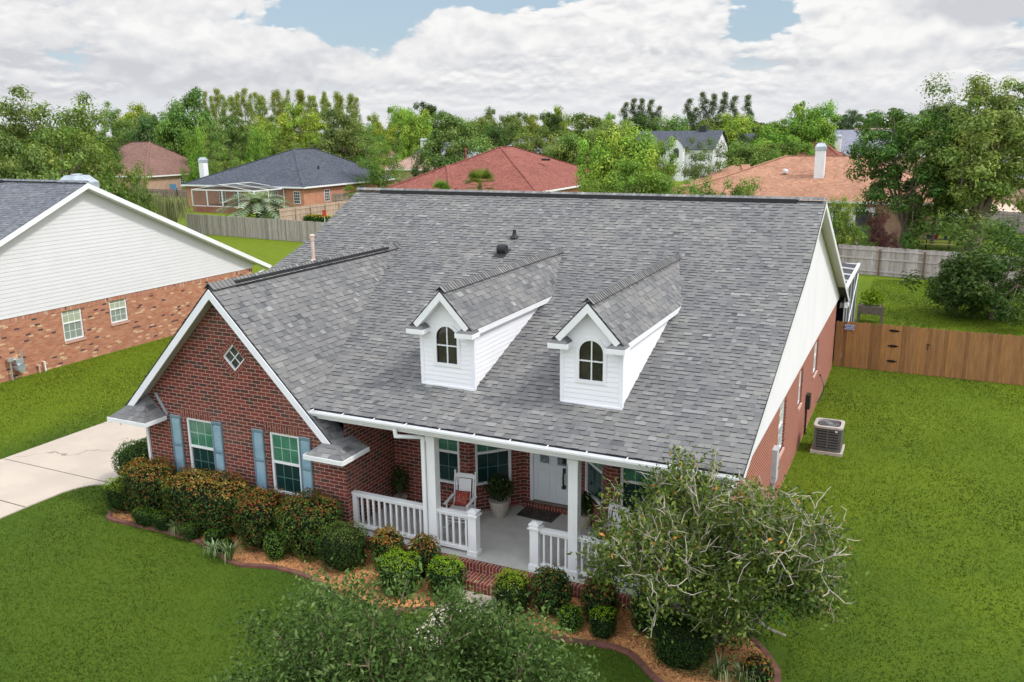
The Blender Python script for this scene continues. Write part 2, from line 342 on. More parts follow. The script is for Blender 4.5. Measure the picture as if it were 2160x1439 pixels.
def shingles(mb, o, u, v, wins, expo=.143, lift=.020, off=0., wave=0.):
    """courses of separate shingle tabs on the plane o+u*a+v*b; wins: convex windows (counter-clockwise) in (a,b)"""
    u = u.normalized(); v = v.normalized(); n = u.cross(v).normalized()
    if n.z < 0: n = -n
    for wi in wins:
        area = sum(wi[i][0]*wi[(i+1) % len(wi)][1]-wi[(i+1) % len(wi)][0]*wi[i][1] for i in range(len(wi)))
        wi = wi if area > 0 else wi[::-1]
        b0 = min(p[1] for p in wi); b1 = max(p[1] for p in wi); a0 = min(p[0] for p in wi); a1 = max(p[0] for p in wi)
        k = math.floor((b0-off)/expo)
        while k*expo+off < b1:
            y0 = k*expo+off; y1 = y0+expo; rr = random.Random(k*7919+int(o.x*100)+int(u.y*50)+5); a = a0-.5+rr.random()*.3; thick = False
            while a < a1:
                wd = rr.choice((.10, .13, .16, .19, .24)); thick = not thick if rr.random() < .8 else thick
                pl = clip([(a, y0), (a+wd, y0), (a+wd, y1), (a, y1)], wi)
                if len(pl) >= 3:
                    h0 = lift*(1.0 if thick else .35); tt = min(1, max(0, rr.gauss(.5, .17)+(.05 if thick else -.06)))
                    wv = lambda p: wave*math.sin(p[0]*1.7+1.3*math.sin(p[1]*.9))*math.sin(p[1]*1.1)
                    pts = [o+u*p[0]+v*p[1]+n*(h0+(.003-h0)*(p[1]-y0)/expo+wv(p)) for p in pl]
                    if (pts[1]-pts[0]).cross(pts[2]-pts[0]).dot(n) < 0: pts = pts[::-1]; pl = pl[::-1]
                    mb.poly(pts, 0, tt, uv=[(p[0], p[1]) for p in pl])
                    lo = sorted(p for p in pl if abs(p[1]-y0) < 1e-5)
                    if len(lo) >= 2:
                        A, B = lo[0], lo[-1]; PA, PB = o+u*A[0]+v*A[1]+n*wv(A), o+u*B[0]+v*B[1]+n*wv(B)
                        mb.poly([PA+n*.002, PB+n*.002, PB+n*h0, PA+n*h0], 1, 0.)
                a += wd
            k += 1
RM = [GREY, EDGE]
def slab(mb, pts, th, m=0):      # solid sheet under the shingles, th thick downwards
    pts = [Vector(p) for p in pts]; n = (pts[1]-pts[0]).cross(pts[2]-pts[0]).normalized()
    if n.z < 0: pts = pts[::-1]; n = -n
    lo = [p-n*th for p in pts]; mb.poly(pts, m); mb.poly(lo[::-1], m)
    for i in range(len(pts)): j = (i+1) % len(pts); mb.poly([lo[i], lo[j], pts[j], pts[i]], m)
# ---- main roof
r = MB()
LV = Vector((0, BY-EY, BZ-EZ)); L1 = LV.length; HV = Vector((0, RY-BY, RZ-BZ)); L2 = HV.length
VX = WX+(WZ-EZ)/WS; XO = Vector((XL, EY, EZ)); YC = 19.0; bc = (YC-EY)/(BY-EY)*L1
shingles(r, XO, XX, LV, [[(VX-XL+.0, 0), (XR-XL, 0), (XR-XL, L1), (WX-XL, L1)], [(0, bc), (WX-XL, bc), (WX-XL, L1), (0, L1)]], wave=.010)
shingles(r, Vector((XL, BY, BZ)), XX, HV, [[(0, 0), (XR-XL, 0), (XR-XL, L2), (0, L2)]], off=-(L1 % .143), wave=.006)
d = .004
d = .022
slab(r, [(VX, EY, EZ-d), (XR, EY, EZ-d), (XR, BY, BZ-d), (WX, BY, BZ-d)], .04, 1)
slab(r, [(XL, YC, rf(YC)-d), (WX, YC, rf(YC)-d), (WX, BY, BZ-d), (XL, BY, BZ-d)], .05, 1)
for A, B in (((BY, BZ), (RY, RZ)), ((RY, RZ), (RBY, RBZ))):
    slab(r, [(XL, A[0], A[1]-d), (XR, A[0], A[1]-d), (XR, B[0], B[1]-d), (XL, B[0], B[1]-d)], .05, 0 if A[0] > 24 else 1)
roof = r.build('roof', RM, house); d = .004
def cap(mb, p, q, sl, wid=.15, step=.125, rise=.03):          # overlapping ridge cap shingles from p to q
    p, q = Vector(p), Vector(q); dd = (q-p); L = dd.length; dd.normalize(); s = dd.cross(UP).normalized(); k = 0; t = 0
    while t < L:
        rr = random.Random(k*31+int(L*10)); e = min(t+step*1.08, L); tint = rr.gauss(.5, .2); h0, h1 = rise+.02, rise
        for sg in (1, -1):
            a = [p+dd*t+UP*h0, p+dd*e+UP*h1, p+dd*e+s*sg*wid+UP*(h1-sl*wid), p+dd*t+s*sg*wid+UP*(h0-sl*wid)]
            if (a[1]-a[0]).cross(a[2]-a[0]).z < 0: a = a[::-1]
            mb.poly(a, 0, tint)
            mb.poly([p+dd*t+UP*(h0-.018), p+dd*t+UP*h0, p+dd*t+s*sg*wid+UP*(h0-sl*wid), p+dd*t+s*sg*wid+UP*(h0-.018-sl*wid)], 1)
        t += step; k += 1
c = MB(); cap(c, (XL, RY, RZ+.06), (XR, RY, RZ+.06), .45, .14); c.build('ridge_cap', RM, roof)
vb = MB(); vb.box(XL+1.0, XR-.75, RY-.17, RY+.17, RZ-.075, RZ+.045); vb.build('ridge_vent', BLACKV, roof)
# ---- wing roof
wr = MB(); yb = BY
lenL = 3.40; zl = WZ-WS*lenL
for sg in (1, -1):
    v = Vector((-sg, 0, WS)); vl = math.sqrt(1+WS*WS)         # up-slope direction
    o = Vector((WX+sg*lenL, WY, zl)); Lv = lenL*vl
    if sg == 1:
        bv = (EZ+.0-zl)/WS*vl                                  # where the main eave crosses the slope
        wins = [[(0, 0), (14.85-WY, 0), (14.85-WY, bv), (0, bv)], [(0, bv), (EY-WY+.10, bv), (yb-WY+.10, Lv), (0, Lv)]]
        poly = [(WX+lenL, WY, zl-d), (WX+lenL, 14.85, zl-d), (WX+(WZ-EZ)/WS-.12, 14.85, EZ+.12-d), (WX, yb, WZ-d), (WX, WY, WZ-d)]
    else:
        wins = [[(0, 0), (yb-WY, 0), (yb-WY, Lv), (0, Lv)]]
        poly = [(WX-lenL, WY, zl-d), (WX, WY, WZ-d), (WX, yb, WZ-d), (WX-lenL, yb, zl-d)]
    shingles(wr, o, YY, v, wins, lift=.022)
    slab(wr, poly, .05, 1)
wroof = wr.build('wing_roof', RM, house)
c = MB(); cap(c, (WX, WY, WZ+.045), (WX, BY-.05, WZ+.045), .95, .15); c.build('ridge_cap', RM, wroof)
vb = MB(); vb.box(WX-.13, WX+.13, WY+.75, BY-.75, WZ-.11, WZ+.035); vb.build('ridge_vent', BLACKV, wroof)
# ---- wing rake boards, soffit
f = MB()
for sg in (1, -1):
    a = Vector((WX, WY-.02, WZ-.055)); b = Vector((WX+sg*3.36, WY-.02, WZ-.055-WS*3.36)); nrm = Vector((sg*WS, 0, 1)).normalized()
    f.poly([a, b, b-UP*.22, a-UP*.22]); f.poly([a+YY*.03, a-UP*.22+YY*.03, b-UP*.22+YY*.03, b+YY*.03])
    f.poly([a-UP*.22, b-UP*.22, b-UP*.22+YY*.03, a-UP*.22+YY*.03]); f.poly([a, a+YY*.03, b+YY*.03, b]); f.poly([b, b+YY*.03, b-UP*.22+YY*.03, b-UP*.22])
f.build('rake_board', TRIM, house)
f = MB()
for sg in (1, -1):
    a = Vector((WX, WY+.01, WZ-.20)); b = Vector((WX+sg*3.2, WY+.01, WZ-.20-WS*3.2)); f.poly([a, a+YY*.36, b+YY*.36, b])
f.build('soffit', sidingmat('soffit_board', (.52, .50, .43), .09), house)
# ---- return eaves at the foot of the rakes (small hipped roofs)
def ret_eave(x0, x1, y0, y1, z, top, name, wallx):
    m = MB(); xm = wallx; e = [Vector((x0, y0, z)), Vector((x1, y0, z)), Vector((x1, y1, z)), Vector((x0, y1, z))]; t0 = Vector((xm, y1, top)); ym = y0+.42
    ins = .28*(1 if xm > x0 else 1)
    pk = Vector((xm, ym+.2, top))
    fa = [e[0], e[1], pk]; fb = [e[1], e[2], t0, pk]; fc = [e[3], e[0], pk, t0]
    for P in (fa, fb, fc):
        if (P[1]-P[0]).cross(P[2]-P[0]).z < 0: P = P[::-1]
        m.poly([p-UP*.004 for p in P], 1)
        a = (P[1]-P[0])
    def face(P, base0, base1):
        uu = (base1-base0); Lb = uu.length; uu.normalize(); n = None
        nn = (P[1]-P[0]).cross(P[2]-P[0]).normalized()
        if nn.z < 0: nn = -nn
        vv_ = nn.cross(uu).normalized()
        if vv_.z < 0: vv_ = -vv_
        win = [((p-base0).dot(uu), (p-base0).dot(vv_)) for p in P]; shingles(m, base0, uu, vv_, [win], lift=.014)
    face(fa, e[0], e[1]); face(fb, e[1], e[2]); face(fc, e[0], e[3])
    rt = m.build(name, RM, house)
    k = MB()
    k.box(x0-.02, x1+.02, y0-.03, y0-.002, z-.09, z+.008); k.box(x0-.03, x0-.002, y0-.0, y1, z-.09, z+.008); k.box(x1+.002, x1+.03, y0-.0, y1, z-.09, z+.008)
    k.box(x0, x1, y0, y1, z-.089, z-.07); k.build('fascia', W_, rt)
ret_eave(-17.72, -16.48, 13.95, 14.60, 2.45, 2.98, 'return_eave', -17.05)
ret_eave(-11.66, -10.66, 13.90, 14.86, 2.43, 2.74, 'return_eave', -11.30)
for P_, Q_, w__ in (((-16.75, 14.595, 3.02), (-16.42, 14.595, 2.50), .07), ((-11.42, 14.595, 2.86), (-11.70, 14.595, 2.50), .05)):
    fl = MB(); fl.beam(P_, Q_, w__, .03, up=(0, 1, 0)); fl.build('flashing', STEEL, house)
# side fascia under the short lower piece of the wing eave
f = MB(); f.box(WX+lenL+.005, WX+lenL+.03, WY, 14.86, zl-.20, zl-.01); f.poly([(WX+lenL, WY, zl-.19), (WX+lenL, 14.86, zl-.19), (-11.13, 14.86, zl-.19), (-11.13, WY, zl-.19)]); f.build('fascia', W_, house)
# ---- walls
def wall(mb, fr, a0, a1, b0, b1, holes, depth=.10, m=0, t=0.):
    mb.fr = fr; xs = sorted({a0, a1, *[h[0] for h in holes], *[h[1] for h in holes]}); zs = sorted({b0, b1, *[h[2] for h in holes], *[h[3] for h in holes]})
    o, u, n = fr; fl_ = u.cross(UP).dot(n) < 0
    for i in range(len(xs)-1):
        for j in range(len(zs)-1):
            cx, cz = (xs[i]+xs[i+1])/2, (zs[j]+zs[j+1])/2
            if any(h[0] < cx < h[1] and h[2] < cz < h[3] for h in holes): continue
            q = [(xs[i], 0, zs[j]), (xs[i+1], 0, zs[j]), (xs[i+1], 0, zs[j+1]), (xs[i], 0, zs[j+1])]; mb.poly(q[::-1] if fl_ else q, m, t)
    for h in holes:
        for q in ([(h[0], 0, h[2]), (h[0], 0, h[3]), (h[0], -depth, h[3]), (h[0], -depth, h[2])], [(h[1], 0, h[3]), (h[1], 0, h[2]), (h[1], -depth, h[2]), (h[1], -depth, h[3])],
                  [(h[0], 0, h[2]), (h[0], -depth, h[2]), (h[1], -depth, h[2]), (h[1], 0, h[2])], [(h[0], 0, h[3]), (h[1], 0, h[3]), (h[1], -depth, h[3]), (h[0], -depth, h[3])]):
            mb.poly(q, m, t)
    mb.fr = None
def window(parent, fr, a0, a1, b0, b1, gl_up, gl_dn, depth=.08, cols=3, rows=2, grid=True, fw=.055, name='window', lowgrid=True):
    bm_ = (b0+b1)/2+(-.04 if b1 > 2.7 else .02); f_ = MB(); f_.fr = fr; y0, y1 = -depth, -depth+.05
    for (x0, x1, z0, z1) in ((a0, a0+fw, b0, b1), (a1-fw, a1, b0, b1), (a0+fw, a1-fw, b1-fw, b1), (a0+fw, a1-fw, b0, b0+fw)): f_.box(x0, x1, y0, y1, z0, z1)
    f_.box(a0+fw, a1-fw, y0+.002, y1-.008, bm_-.03, bm_+.03)
    w_ = f_.build(name, W_, parent)
    for (z0, z1, gl, yy, nm, g) in ((bm_+.03, b1-fw, gl_up, y0+.018, 'upper_pane', True), (b0+fw, bm_-.03, gl_dn, y0+.004, 'lower_pane', lowgrid)):
        p = MB(); p.fr = fr; p.box(a0+fw, a1-fw, yy-.01, yy, z0, z1); p.build(nm, gl, w_)
        if grid and g:
            q = MB(); q.fr = fr; e = .009
            for i in range(1, cols): x = a0+fw+(a1-a0-2*fw)*i/cols; q.box(x-e, x+e, yy+.001, yy+.008, z0, z1)
            for i in range(1, rows): z = z0+(z1-z0)*i/rows; q.box(a0+fw, a1-fw, yy+.002, yy+.007, z-e, z+e)
            q.build('muntin', W_ if gl_up is PALE_GL else (MUP if nm == 'upper_pane' else MDN), w_)
    return w_
YW = 14.62
FRW = (Vector((0, YW, 0)), XX, -YY)
w1 = (-15.86, -15.00, .98, 2.50); w2 = (-13.27, -12.40, .98, 2.50)
wl, wrx = -17.13, -11.12
wm = MB()
wall(wm, FRW, wl, wrx, 0, 2.55, [w1, w2])
# gable part with a diamond hole
dc, dr = (-14.14, 4.17), .34; top = WZ-.14
zt = lambda x: top-WS*abs(x-WX)
wm.fr = FRW
D = [(dc[0]-dr, dc[1]), (dc[0], dc[1]-dr), (dc[0]+dr, dc[1]), (dc[0], dc[1]+dr)]
xl_ = WX-(top-2.55)/WS; xr_ = WX+(top-2.55)/WS
for P in ([(xl_, 2.55), (dc[0], 2.55), D[1], D[0], (dc[0]-dr, zt(dc[0]-dr))], [(dc[0], 2.55), (xr_, 2.55), (dc[0]+dr, zt(dc[0]+dr)), D[2], D[1]],
          [D[0], D[3], (dc[0], zt(dc[0])), (WX, top), (dc[0]-dr, zt(dc[0]-dr))], [D[3], D[2], (dc[0]+dr, zt(dc[0]+dr)), (dc[0], zt(dc[0]))]): wm.poly([(a, 0, b) for a, b in P])
for i in range(4): A, B = D[i], D[(i+1) % 4]; wm.poly([(A[0], 0, A[1]), (B[0], 0, B[1]), (B[0], -.10, B[1]), (A[0], -.10, A[1])])
wm.fr = None
wm.poly([(wrx, YW, 0), (wrx, 16.57, 0), (wrx, 16.57, 3.28), (wrx, YW, 3.28)])      # right flank, runs back into the porch
wm.poly([(wl, 22.5, 0), (wl, YW, 0), (wl, YW, 2.62), (wl, 22.5, 2.62)])
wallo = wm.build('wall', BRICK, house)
for (a0, a1, b0, b1) in (w1, w2):
    h = MB(); h.fr = FRW; h.poly([(a0-.13, .006, b1), (a1+.02, .006, b1), (a1+.02, .006, b1+.21), (a0-.13, .006, b1+.21)], rot=False, uv=[(b1, a0-.13), (b1, a1+.02), (b1+.21, a1+.02), (b1+.21, a0-.13)]); h.build('brick_header', SOLD, wallo)
    h = MB(); h.fr = FRW; h.box(a0-.03, a1+.03, -.06, .03, b0-.075, b0, rot=True); h.build('brick_sill', SOLD, wallo)
    window(house, FRW, a0+.01, a1-.01, b0+.01, b1-.01, GREEN_GL, DARK_GL)
# shutters
SH = MB()
shm, t_, b_ = newmat('pale_blue_shutter'); s_ = N(t_, 'ShaderNodeSeparateXYZ'); t_.links.new(coord(t_, 'UV'), s_.inputs[0])
lou = mth(t_, 'FRACT', mth(t_, 'DIVIDE', s_.outputs[1], .033)); setin(t_, b_, 'Base Color', mixc(t_, sstep(t_, noise(t_, coord(t_), 2.2, 3), .3, .7), (.25, .40, .50), (.33, .49, .58))); setin(t_, b_, 'Roughness', .55); bump(t_, b_, lou, .02, 1.0)
for (x0, x1) in ((-16.34, -16.00), (-15.0+.0, -14.68), (-13.75, -13.41), (-12.38, -12.05)):
    s = MB(); s.fr = FRW; z0, z1 = .98, 2.51; x0 += .005; e = .035
    s.box(x0, x0+e, 0, .035, z0, z1); s.box(x1-e, x1, 0, .035, z0, z1)
    for z in (z0, (z0+z1)/2-.03, z1-.06): s.box(x0+e, x1-e, 0, .034, z, z+.06)
    k = z0+.075
    while k < z1-.09:
        if abs(k-(z0+z1)/2) > .05: s.poly([(x0+e, .030, k), (x1-e, .030, k), (x1-e, .008, k+.035), (x0+e, .008, k+.035)]); s.poly([(x0+e, .008, k), (x1-e, .008, k), (x1-e, .030, k), (x0+e, .030, k)][::-1])
        k += .036
    s.poly([(x0+e, .003, z0), (x1-e, .003, z0), (x1-e, .003, z1), (x0+e, .003, z1)])
    s.build('shutter', shm, house)
# diamond window with its brick surround
bd = MB(); bd.fr = FRW
for i in range(4):
    A, B = Vector((*D[i], 0)), Vector((*D[(i+1) % 4], 0)); cc = Vector((*dc, 0)); dAB = (B-A).normalized(); ou = ((A+B)/2-cc).normalized()*.105; L = (B-A).length
    q = [A, B, B+ou*1.0+dAB*.10, A+ou-dAB*.10]
    bd.poly([(p.x, .006, p.y) for p in q], uv=[(0, 0), (0, L), (.21, L+.1), (.21, -.1)])
bd.build('diamond_brick_border', SOLD, wallo)
dw = MB(); dw.fr = FRW
def rhomb(mb, r0, r1, y0, y1):
    for i in range(4):
        a, b = [((dc[0]+r*[-1, 0, 1, 0][i % 4]), (dc[1]+r*[0, -1, 0, 1][i % 4])) for r in (r0, r1)]; j = (i+1) % 4
        c2, d2 = [((dc[0]+r*[-1, 0, 1, 0][j]), (dc[1]+r*[0, -1, 0, 1][j])) for r in (r0, r1)]
        mb.poly([(a[0], y1, a[1]), (c2[0], y1, c2[1]), (d2[0], y1, d2[1]), (b[0], y1, b[1])]); mb.poly([(b[0], y1, b[1]), (d2[0], y1, d2[1]), (d2[0], y0, d2[1]), (b[0], y0, b[1])])
rhomb(dw, .34, .285, -.08, -.03)
for s1 in (1, -1):
    u1 = Vector((s1, 0, 1)).normalized(); c1 = Vector((dc[0], -.062, dc[1])); dw.beam(c1-u1*.20, c1+u1*.20, .02, .012, up=(0, 1, 0))
dwo = dw.build('diamond_window', W_, house)
g = MB(); g.fr = FRW; g.poly([(p[0], -.072, p[1]) for p in D]); g.build('pane', nmat('dark_diamond_glass', (.02, .022, .022), (.07, .075, .07), 3, .06), dwo)
# corner downspout on the wing
ds = MB(); ds.box(wl-.075, wl-.005, YW-.045, YW+.02, .1, 2.30); ds.build('downspout', W_, house)
# ---- porch back walls
YA, YB = 16.57, 17.55
pts = [(-11.12, YA), (-9.08, YA), (-8.12, YB), (-6.66, YB), (-5.68, YA), (XW-.0, YA)]
pw = MB()
def fr_of(a, b):
    a, b = Vector((*a, 0)), Vector((*b, 0)); u = (b-a).normalized(); return (a, u, Vector((u.y, -u.x, 0)))
holes = {0: [(.86, 1.80, 1.06, 2.76)], 1: [(.16, 1.08, 1.06, 2.76)], 2: [(.16, 1.30, ZF+.13, 2.62)], 3: [(.16, 1.14, 1.06, 2.76)], 4: [(.28, 1.22, 1.06, 2.76)]}
for i in range(5):
    fr = fr_of(pts[i], pts[i+1]); L = (Vector(pts[i+1])-Vector(pts[i])).length
    wall(pw, fr, 0, L, .1, 3.06, holes[i], .09)
pwo = pw.build('porch_wall', BRICK, house)
for i in (0, 1, 3, 4):
    fr = fr_of(pts[i], pts[i+1]); h = holes[i][0]
    window(house, fr, h[0]+.01, h[1]-.01, h[2]+.01, h[3]-.01, GREEN_GL, DARK_GL, fw=.06)
    s = MB(); s.fr = fr; s.box(h[0]-.02, h[1]+.02, -.05, .03, h[2]-.08, h[2], rot=True); s.build('brick_sill', SOLD, pwo)
# front door
FD = fr_of(pts[2], pts[3]); h = holes[2][0]; dm_ = MB(); dm_.fr = FD
for (x0, x1, z0, z1) in ((h[0], h[0]+.08, h[2], h[3]), (h[1]-.08, h[1], h[2], h[3]), (h[0]+.08, h[1]-.08, h[3]-.08, h[3])): dm_.box(x0, x1, -.09, -.01, z0, z1)
dm_.build('door_frame', TRIM, house)
D0, D1 = h[0]+.08, h[1]-.08; dz0, dz1 = h[2]+.03, h[3]-.08
do = MB(); do.fr = FD; do.box(D0, D1, -.09, -.05, dz0, dz1)
for (x0, x1, z0, z1) in ((.10, .42, .12, .80), (.56, .88, .12, .80), (.12, .44, .93, 1.55), (.56, .88, .93, 1.55)):
    for q in ((x0, x1, z0, z0+.02), (x0, x1, z1-.02, z1), (x0, x0+.02, z0+.02, z1-.02), (x1-.02, x1, z0+.02, z1-.02)): do.box(D0+q[0], D0+q[1], -.05, -.038, dz0+q[2], dz0+q[3])
door = do.build('front_door', nmat('white_door', (.66, .71, .74), (.74, .78, .80), 1.0, .35), house)
for x in (.16, .60):
    gp = MB(); gp.fr = FD; gp.box(D0+x+.02, D0+x+.24, -.05, -.036, dz0+.98, dz0+1.50); gp.build('glass_panel', nmat('etched_glass', (.10, .14, .16), (.28, .33, .35), 18, .15), door)
hd = MB(); hd.fr = FD; hx = D1-.185
hd.box(hx-.045, hx+.045, -.05, -.02, dz0+1.03, dz0+1.17); hd.tube((hx, -.02, dz0+1.10), (hx, .04, dz0+1.10), .035); hd.box(hx-.035, hx+.035, -.05, -.02, dz0+.80, dz0+.92)
for k in range(6): z_ = dz0+.82-k*.06; hd.tube((hx+.012*(k % 2), .03+.02*math.sin(k*PI/5), z_), (hx+.012*((k+1) % 2), .03+.02*math.sin((k+1)*PI/5), z_-.06), .022)
hd.box(hx-.04, hx+.04, -.05, .03, dz0+.42, dz0+.49)
hd.build('handle', BLACK, door)
th = MB(); th.fr = FD; th.box(h[0]-.02, h[1]+.02, -.09, .02, h[2]-.02, h[2]+.015); th.build('threshold', nmat('bronze_threshold', (.16, .13, .10), (.22, .18, .14), 5, .5), house)
sb = MB(); sb.fr = FD; sb.box(0.0, 1.46, 0.004, .12, ZF, ZF+.115, rot=True); sb.build('door_step', SOLD, house)
# ---- porch floor, brick edge, steps
pf = MB(); pf.poly([(wrx, 14.60, ZF), (XW, 14.60, ZF), (XW, YA, ZF), (-5.68, YA, ZF), (-6.66, YB, ZF), (-8.12, YB, ZF), (-9.08, YA, ZF), (wrx, YA, ZF)]); pf.build('porch_floor', PORCHC, house)
pe = MB(); pe.box(wrx+.004, XW, 14.44, 14.60, ZF-.20, ZF-.004, rot=True); pe.box(wrx+.004, XW, 14.47, 14.595, 0, ZF-.20)
pe.build('porch_edge', STEPB, house)
st = MB(); st.box(-8.15, -6.25, 14.02, 14.438, 0, .245, rot=True); st.build('step', STEPB, house)
# ---- right wall, white gable
FRR = (Vector((XW, 0, 0)), YY, XX)
rw = MB(); rh = [(28.05, 28.95, 1.45, 2.50), (24.55, 25.15, 1.45, 2.50), (20.95, 21.90, 1.20, 2.55)]
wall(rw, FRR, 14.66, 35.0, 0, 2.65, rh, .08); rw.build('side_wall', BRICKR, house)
for h in rh:
    window(house, FRR, h[0]+.01, h[1]-.01, h[2]+.01, h[3]-.01, PALE_GL, PALE_GL2)
    s = MB(); s.fr = FRR
    k = h[2]
    while k < h[3]-.03: s.box(h[1]+.002, h[1]+.10, .0, .012+.012*(int(k/.076) % 2), k, k+.066); k += .076
    s.build('brick_jamb', SOLD, house)
    s = MB(); s.fr = FRR; s.box(h[0]-.04, h[1]+.04, -.06, .05, h[2]-.09, h[2]); s.build('brick_sill', nmat('pinkish_sill', (.60, .36, .30), (.50, .28, .22), 6, .8), house)
gm = MB(); e = .06
gm.poly([(XW+.02, 14.55, EZ-e), (XW+.02, 14.66, 2.65), (XW+.02, 35.6, 2.65), (XW+.02, 35.9, 2.72), (XW+.02, RY, RZ-e-.05), (XW+.02, BY, BZ-e)])
gm.poly([(XW, 14.66, 2.65), (XW, 35.0, 2.65), (XW+.02, 35.0, 2.65), (XW+.02, 14.66, 2.65)])
gm.build('gable_panel', STUCCO, house)
sf = MB(); e2 = .10
sf.poly([(XW+.021, RY, RZ-e2), (XR-.01, RY, RZ-e2), (XR-.01, RBY, RBZ-e2+.03), (XW+.021, RBY, RBZ-e2+.03)]); sf.poly([(XW+.021, EY, EZ-e2), (XR-.01, EY, EZ-e2), (XR-.01, BY, BZ-e2), (XW+.021, BY, BZ-e2)]); sf.poly([(XW+.021, BY, BZ-e2), (XR-.01, BY, BZ-e2), (XR-.01, RY, RZ-e2), (XW+.021, RY, RZ-e2)])
sf.box(XW+.021, XR, RBY-.75, RBY, RBZ-.22, RBZ-.20)
sf.build('soffit', sidingmat('side_soffit_board', (.60, .57, .48), .12), house)
fb = MB()
for A, B in (((EY, EZ), (BY, BZ)), ((BY, BZ), (RY, RZ)), ((RY, RZ), (RBY, RBZ))):
    x0, x1 = XR-.012, XR+.012; P = lambda x, q, z: (x, q[0], q[1]+z)
    fb.poly([P(x1, A, -.17), P(x1, B, -.17), P(x1, B, -.015), P(x1, A, -.015)]); fb.poly([P(x0, A, -.17), P(x1, A, -.17), P(x1, B, -.17), P(x0, B, -.17)][::-1]); fb.poly([P(x0, A, -.17), P(x0, A, -.05), P(x0, B, -.05), P(x0, B, -.17)])
fb.box(XW+.03, XR+.012, RBY-.70, RBY+.01, RBZ-.20, RBZ-.03)
fb.build('rake_board', W_, house)
# left gable and rear walls (closed volume)
bk = MB(); bk.poly([(-17.4, 22.5, 0), (-17.4, 35.0, 0), (-17.4, 35.0, 2.6), (-17.4, RY, RZ-.1), (-17.4, 22.5, 5.7)]); bk.poly([(-17.4, 35.0, 0), (XW, 35.0, 0), (XW, 35.0, 2.7), (-17.4, 35.0, 2.7)]); bk.build('rear_wall', BRICK, house)
# ---- porch ceiling, beam, gutter
pc = MB(); pc.poly([(wrx, 14.5, 3.06), (XW, 14.5, 3.06), (XW, YB, 3.06), (wrx, YB, 3.06)][::-1]); pc.box(wrx, XW, 14.72, 14.92, 3.03, 3.14); pc.box(-12.0, XW+.2, EY-.005, EY+.02, EZ-.21, EZ-.045)
pc.poly([(wrx, EY, EZ-.20), (XW, EY, EZ-.20), (XW, 14.72, EZ-.20), (wrx, 14.72, EZ-.20)][::-1])
pc.build('porch_ceiling', W_, house)
gt = MB(); gx0, gx1 = -11.93, -2.52; gy0, gy1 = EY-.125, EY-.008; gz0, gz1 = EZ-.130, EZ-.030
prof = [(gy1, gz1), (gy1, gz0), (gy0+.035, gz0), (gy0+.02, gz0+.03), (gy0, gz0+.06), (gy0, gz1), (gy0+.015, gz1), (gy0+.015, gz0+.065), (gy0+.045, gz0+.015), (gy1-.008, gz0+.015), (gy1-.008, gz1)]
for i in range(len(prof)):
    a, b = prof[i], prof[(i+1) % len(prof)]; gt.poly([(gx0, a[0], a[1]), (gx1, a[0], a[1]), (gx1, b[0], b[1]), (gx0, b[0], b[1])])
gt.poly([(gx0, y, z) for y, z in ((gy1, gz1), (gy1, gz0), (gy0, gz0+.03), (gy0, gz1))]); gt.poly([(gx1, y, z) for y, z in ((gy1, gz1), (gy0, gz1), (gy0, gz0+.03), (gy1, gz0))])
gut = gt.build('gutter', W_, house)
x = gx0+.18
while x < gx1: b = MB(); b.beam((x, gy0, gz1+.004), (x, gy1+.12, gz1+.045), .022, .008); b.build('gutter_strap', TRIM, gut); x += .80
dsp = MB(); dsp.tube((-9.62, EY-.06, 3.17), (-9.60, EY-.05, 2.98), .045, n=10); dsp.tube((-9.60, EY-.05, 3.0), (-9.17, 14.74, 2.92), .045, n=10); dsp.box(-9.19, -9.105, 14.68, 14.77, .45, 2.95); dsp.build('downspout', W_, house)
# ---- columns
for x in (-8.99, -5.755, -2.93):
    c = MB(); a = .10; c.box(x-a, x+a, 14.73, 14.93, ZF, 3.03); c.box(x-a-.02, x+a+.02, 14.71, 14.95, ZF+.0005, ZF+.15); c.box(x-a-.015, x+a+.015, 14.715, 14.945, 2.86, 3.029); c.build('column', W_, house)
# ---- railings
def railing(x0, x1, n):
    rl = MB(); rl.box(x0, x1, 14.755, 14.90, ZF+.86, ZF+.90); rl.box(x0, x1, 14.785, 14.87, ZF+.80, ZF+.86); rl.box(x0, x1, 14.775, 14.88, ZF+.06, ZF+.13)
    for i in range(n):
        x = x0+(x1-x0)*(i+.5)/n; rl.box(x-.021, x+.021, 14.807, 14.849, ZF+.13, ZF+.80)
    return rl.build('railing', W_, house)
railing(-11.115, -9.12, 13); railing(-8.92, -8.14, 5); railing(-6.49, -5.855, 4); railing(-5.655, -3.03, 18)
hp = MB(); hp.box(-11.115, -11.01, 14.78, 14.88, ZF+.01, ZF+.80); hp.build('half_post', W_, house)
for x in (-8.03, -6.60):
    n_ = MB(); a = .095; n_.box(x-a, x+a, 14.73, 14.92, ZF, ZF+.90); n_.box(x-a-.025, x+a+.025, 14.705, 14.945, ZF+.0005, ZF+.10); n_.box(x-a-.035, x+a+.035, 14.695, 14.955, ZF+.895, ZF+.925)
    n_.box(x-a+.0, x+a, 14.73, 14.92, ZF+.925, ZF+.975); n_.box(x-a-.02, x+a+.02, 14.71, 14.94, ZF+.975, ZF+1.0); c0 = [(x-a-.02, 14.71), (x+a+.02, 14.71), (x+a+.02, 14.94), (x-a-.02, 14.94)]
    for i in range(4): p, q = c0[i], c0[(i+1) % 4]; n_.poly([(p[0], p[1], ZF+1.0), (q[0], q[1], ZF+1.0), (x, 14.825, ZF+1.045)])
    n_.build('newel_post', W_, house)
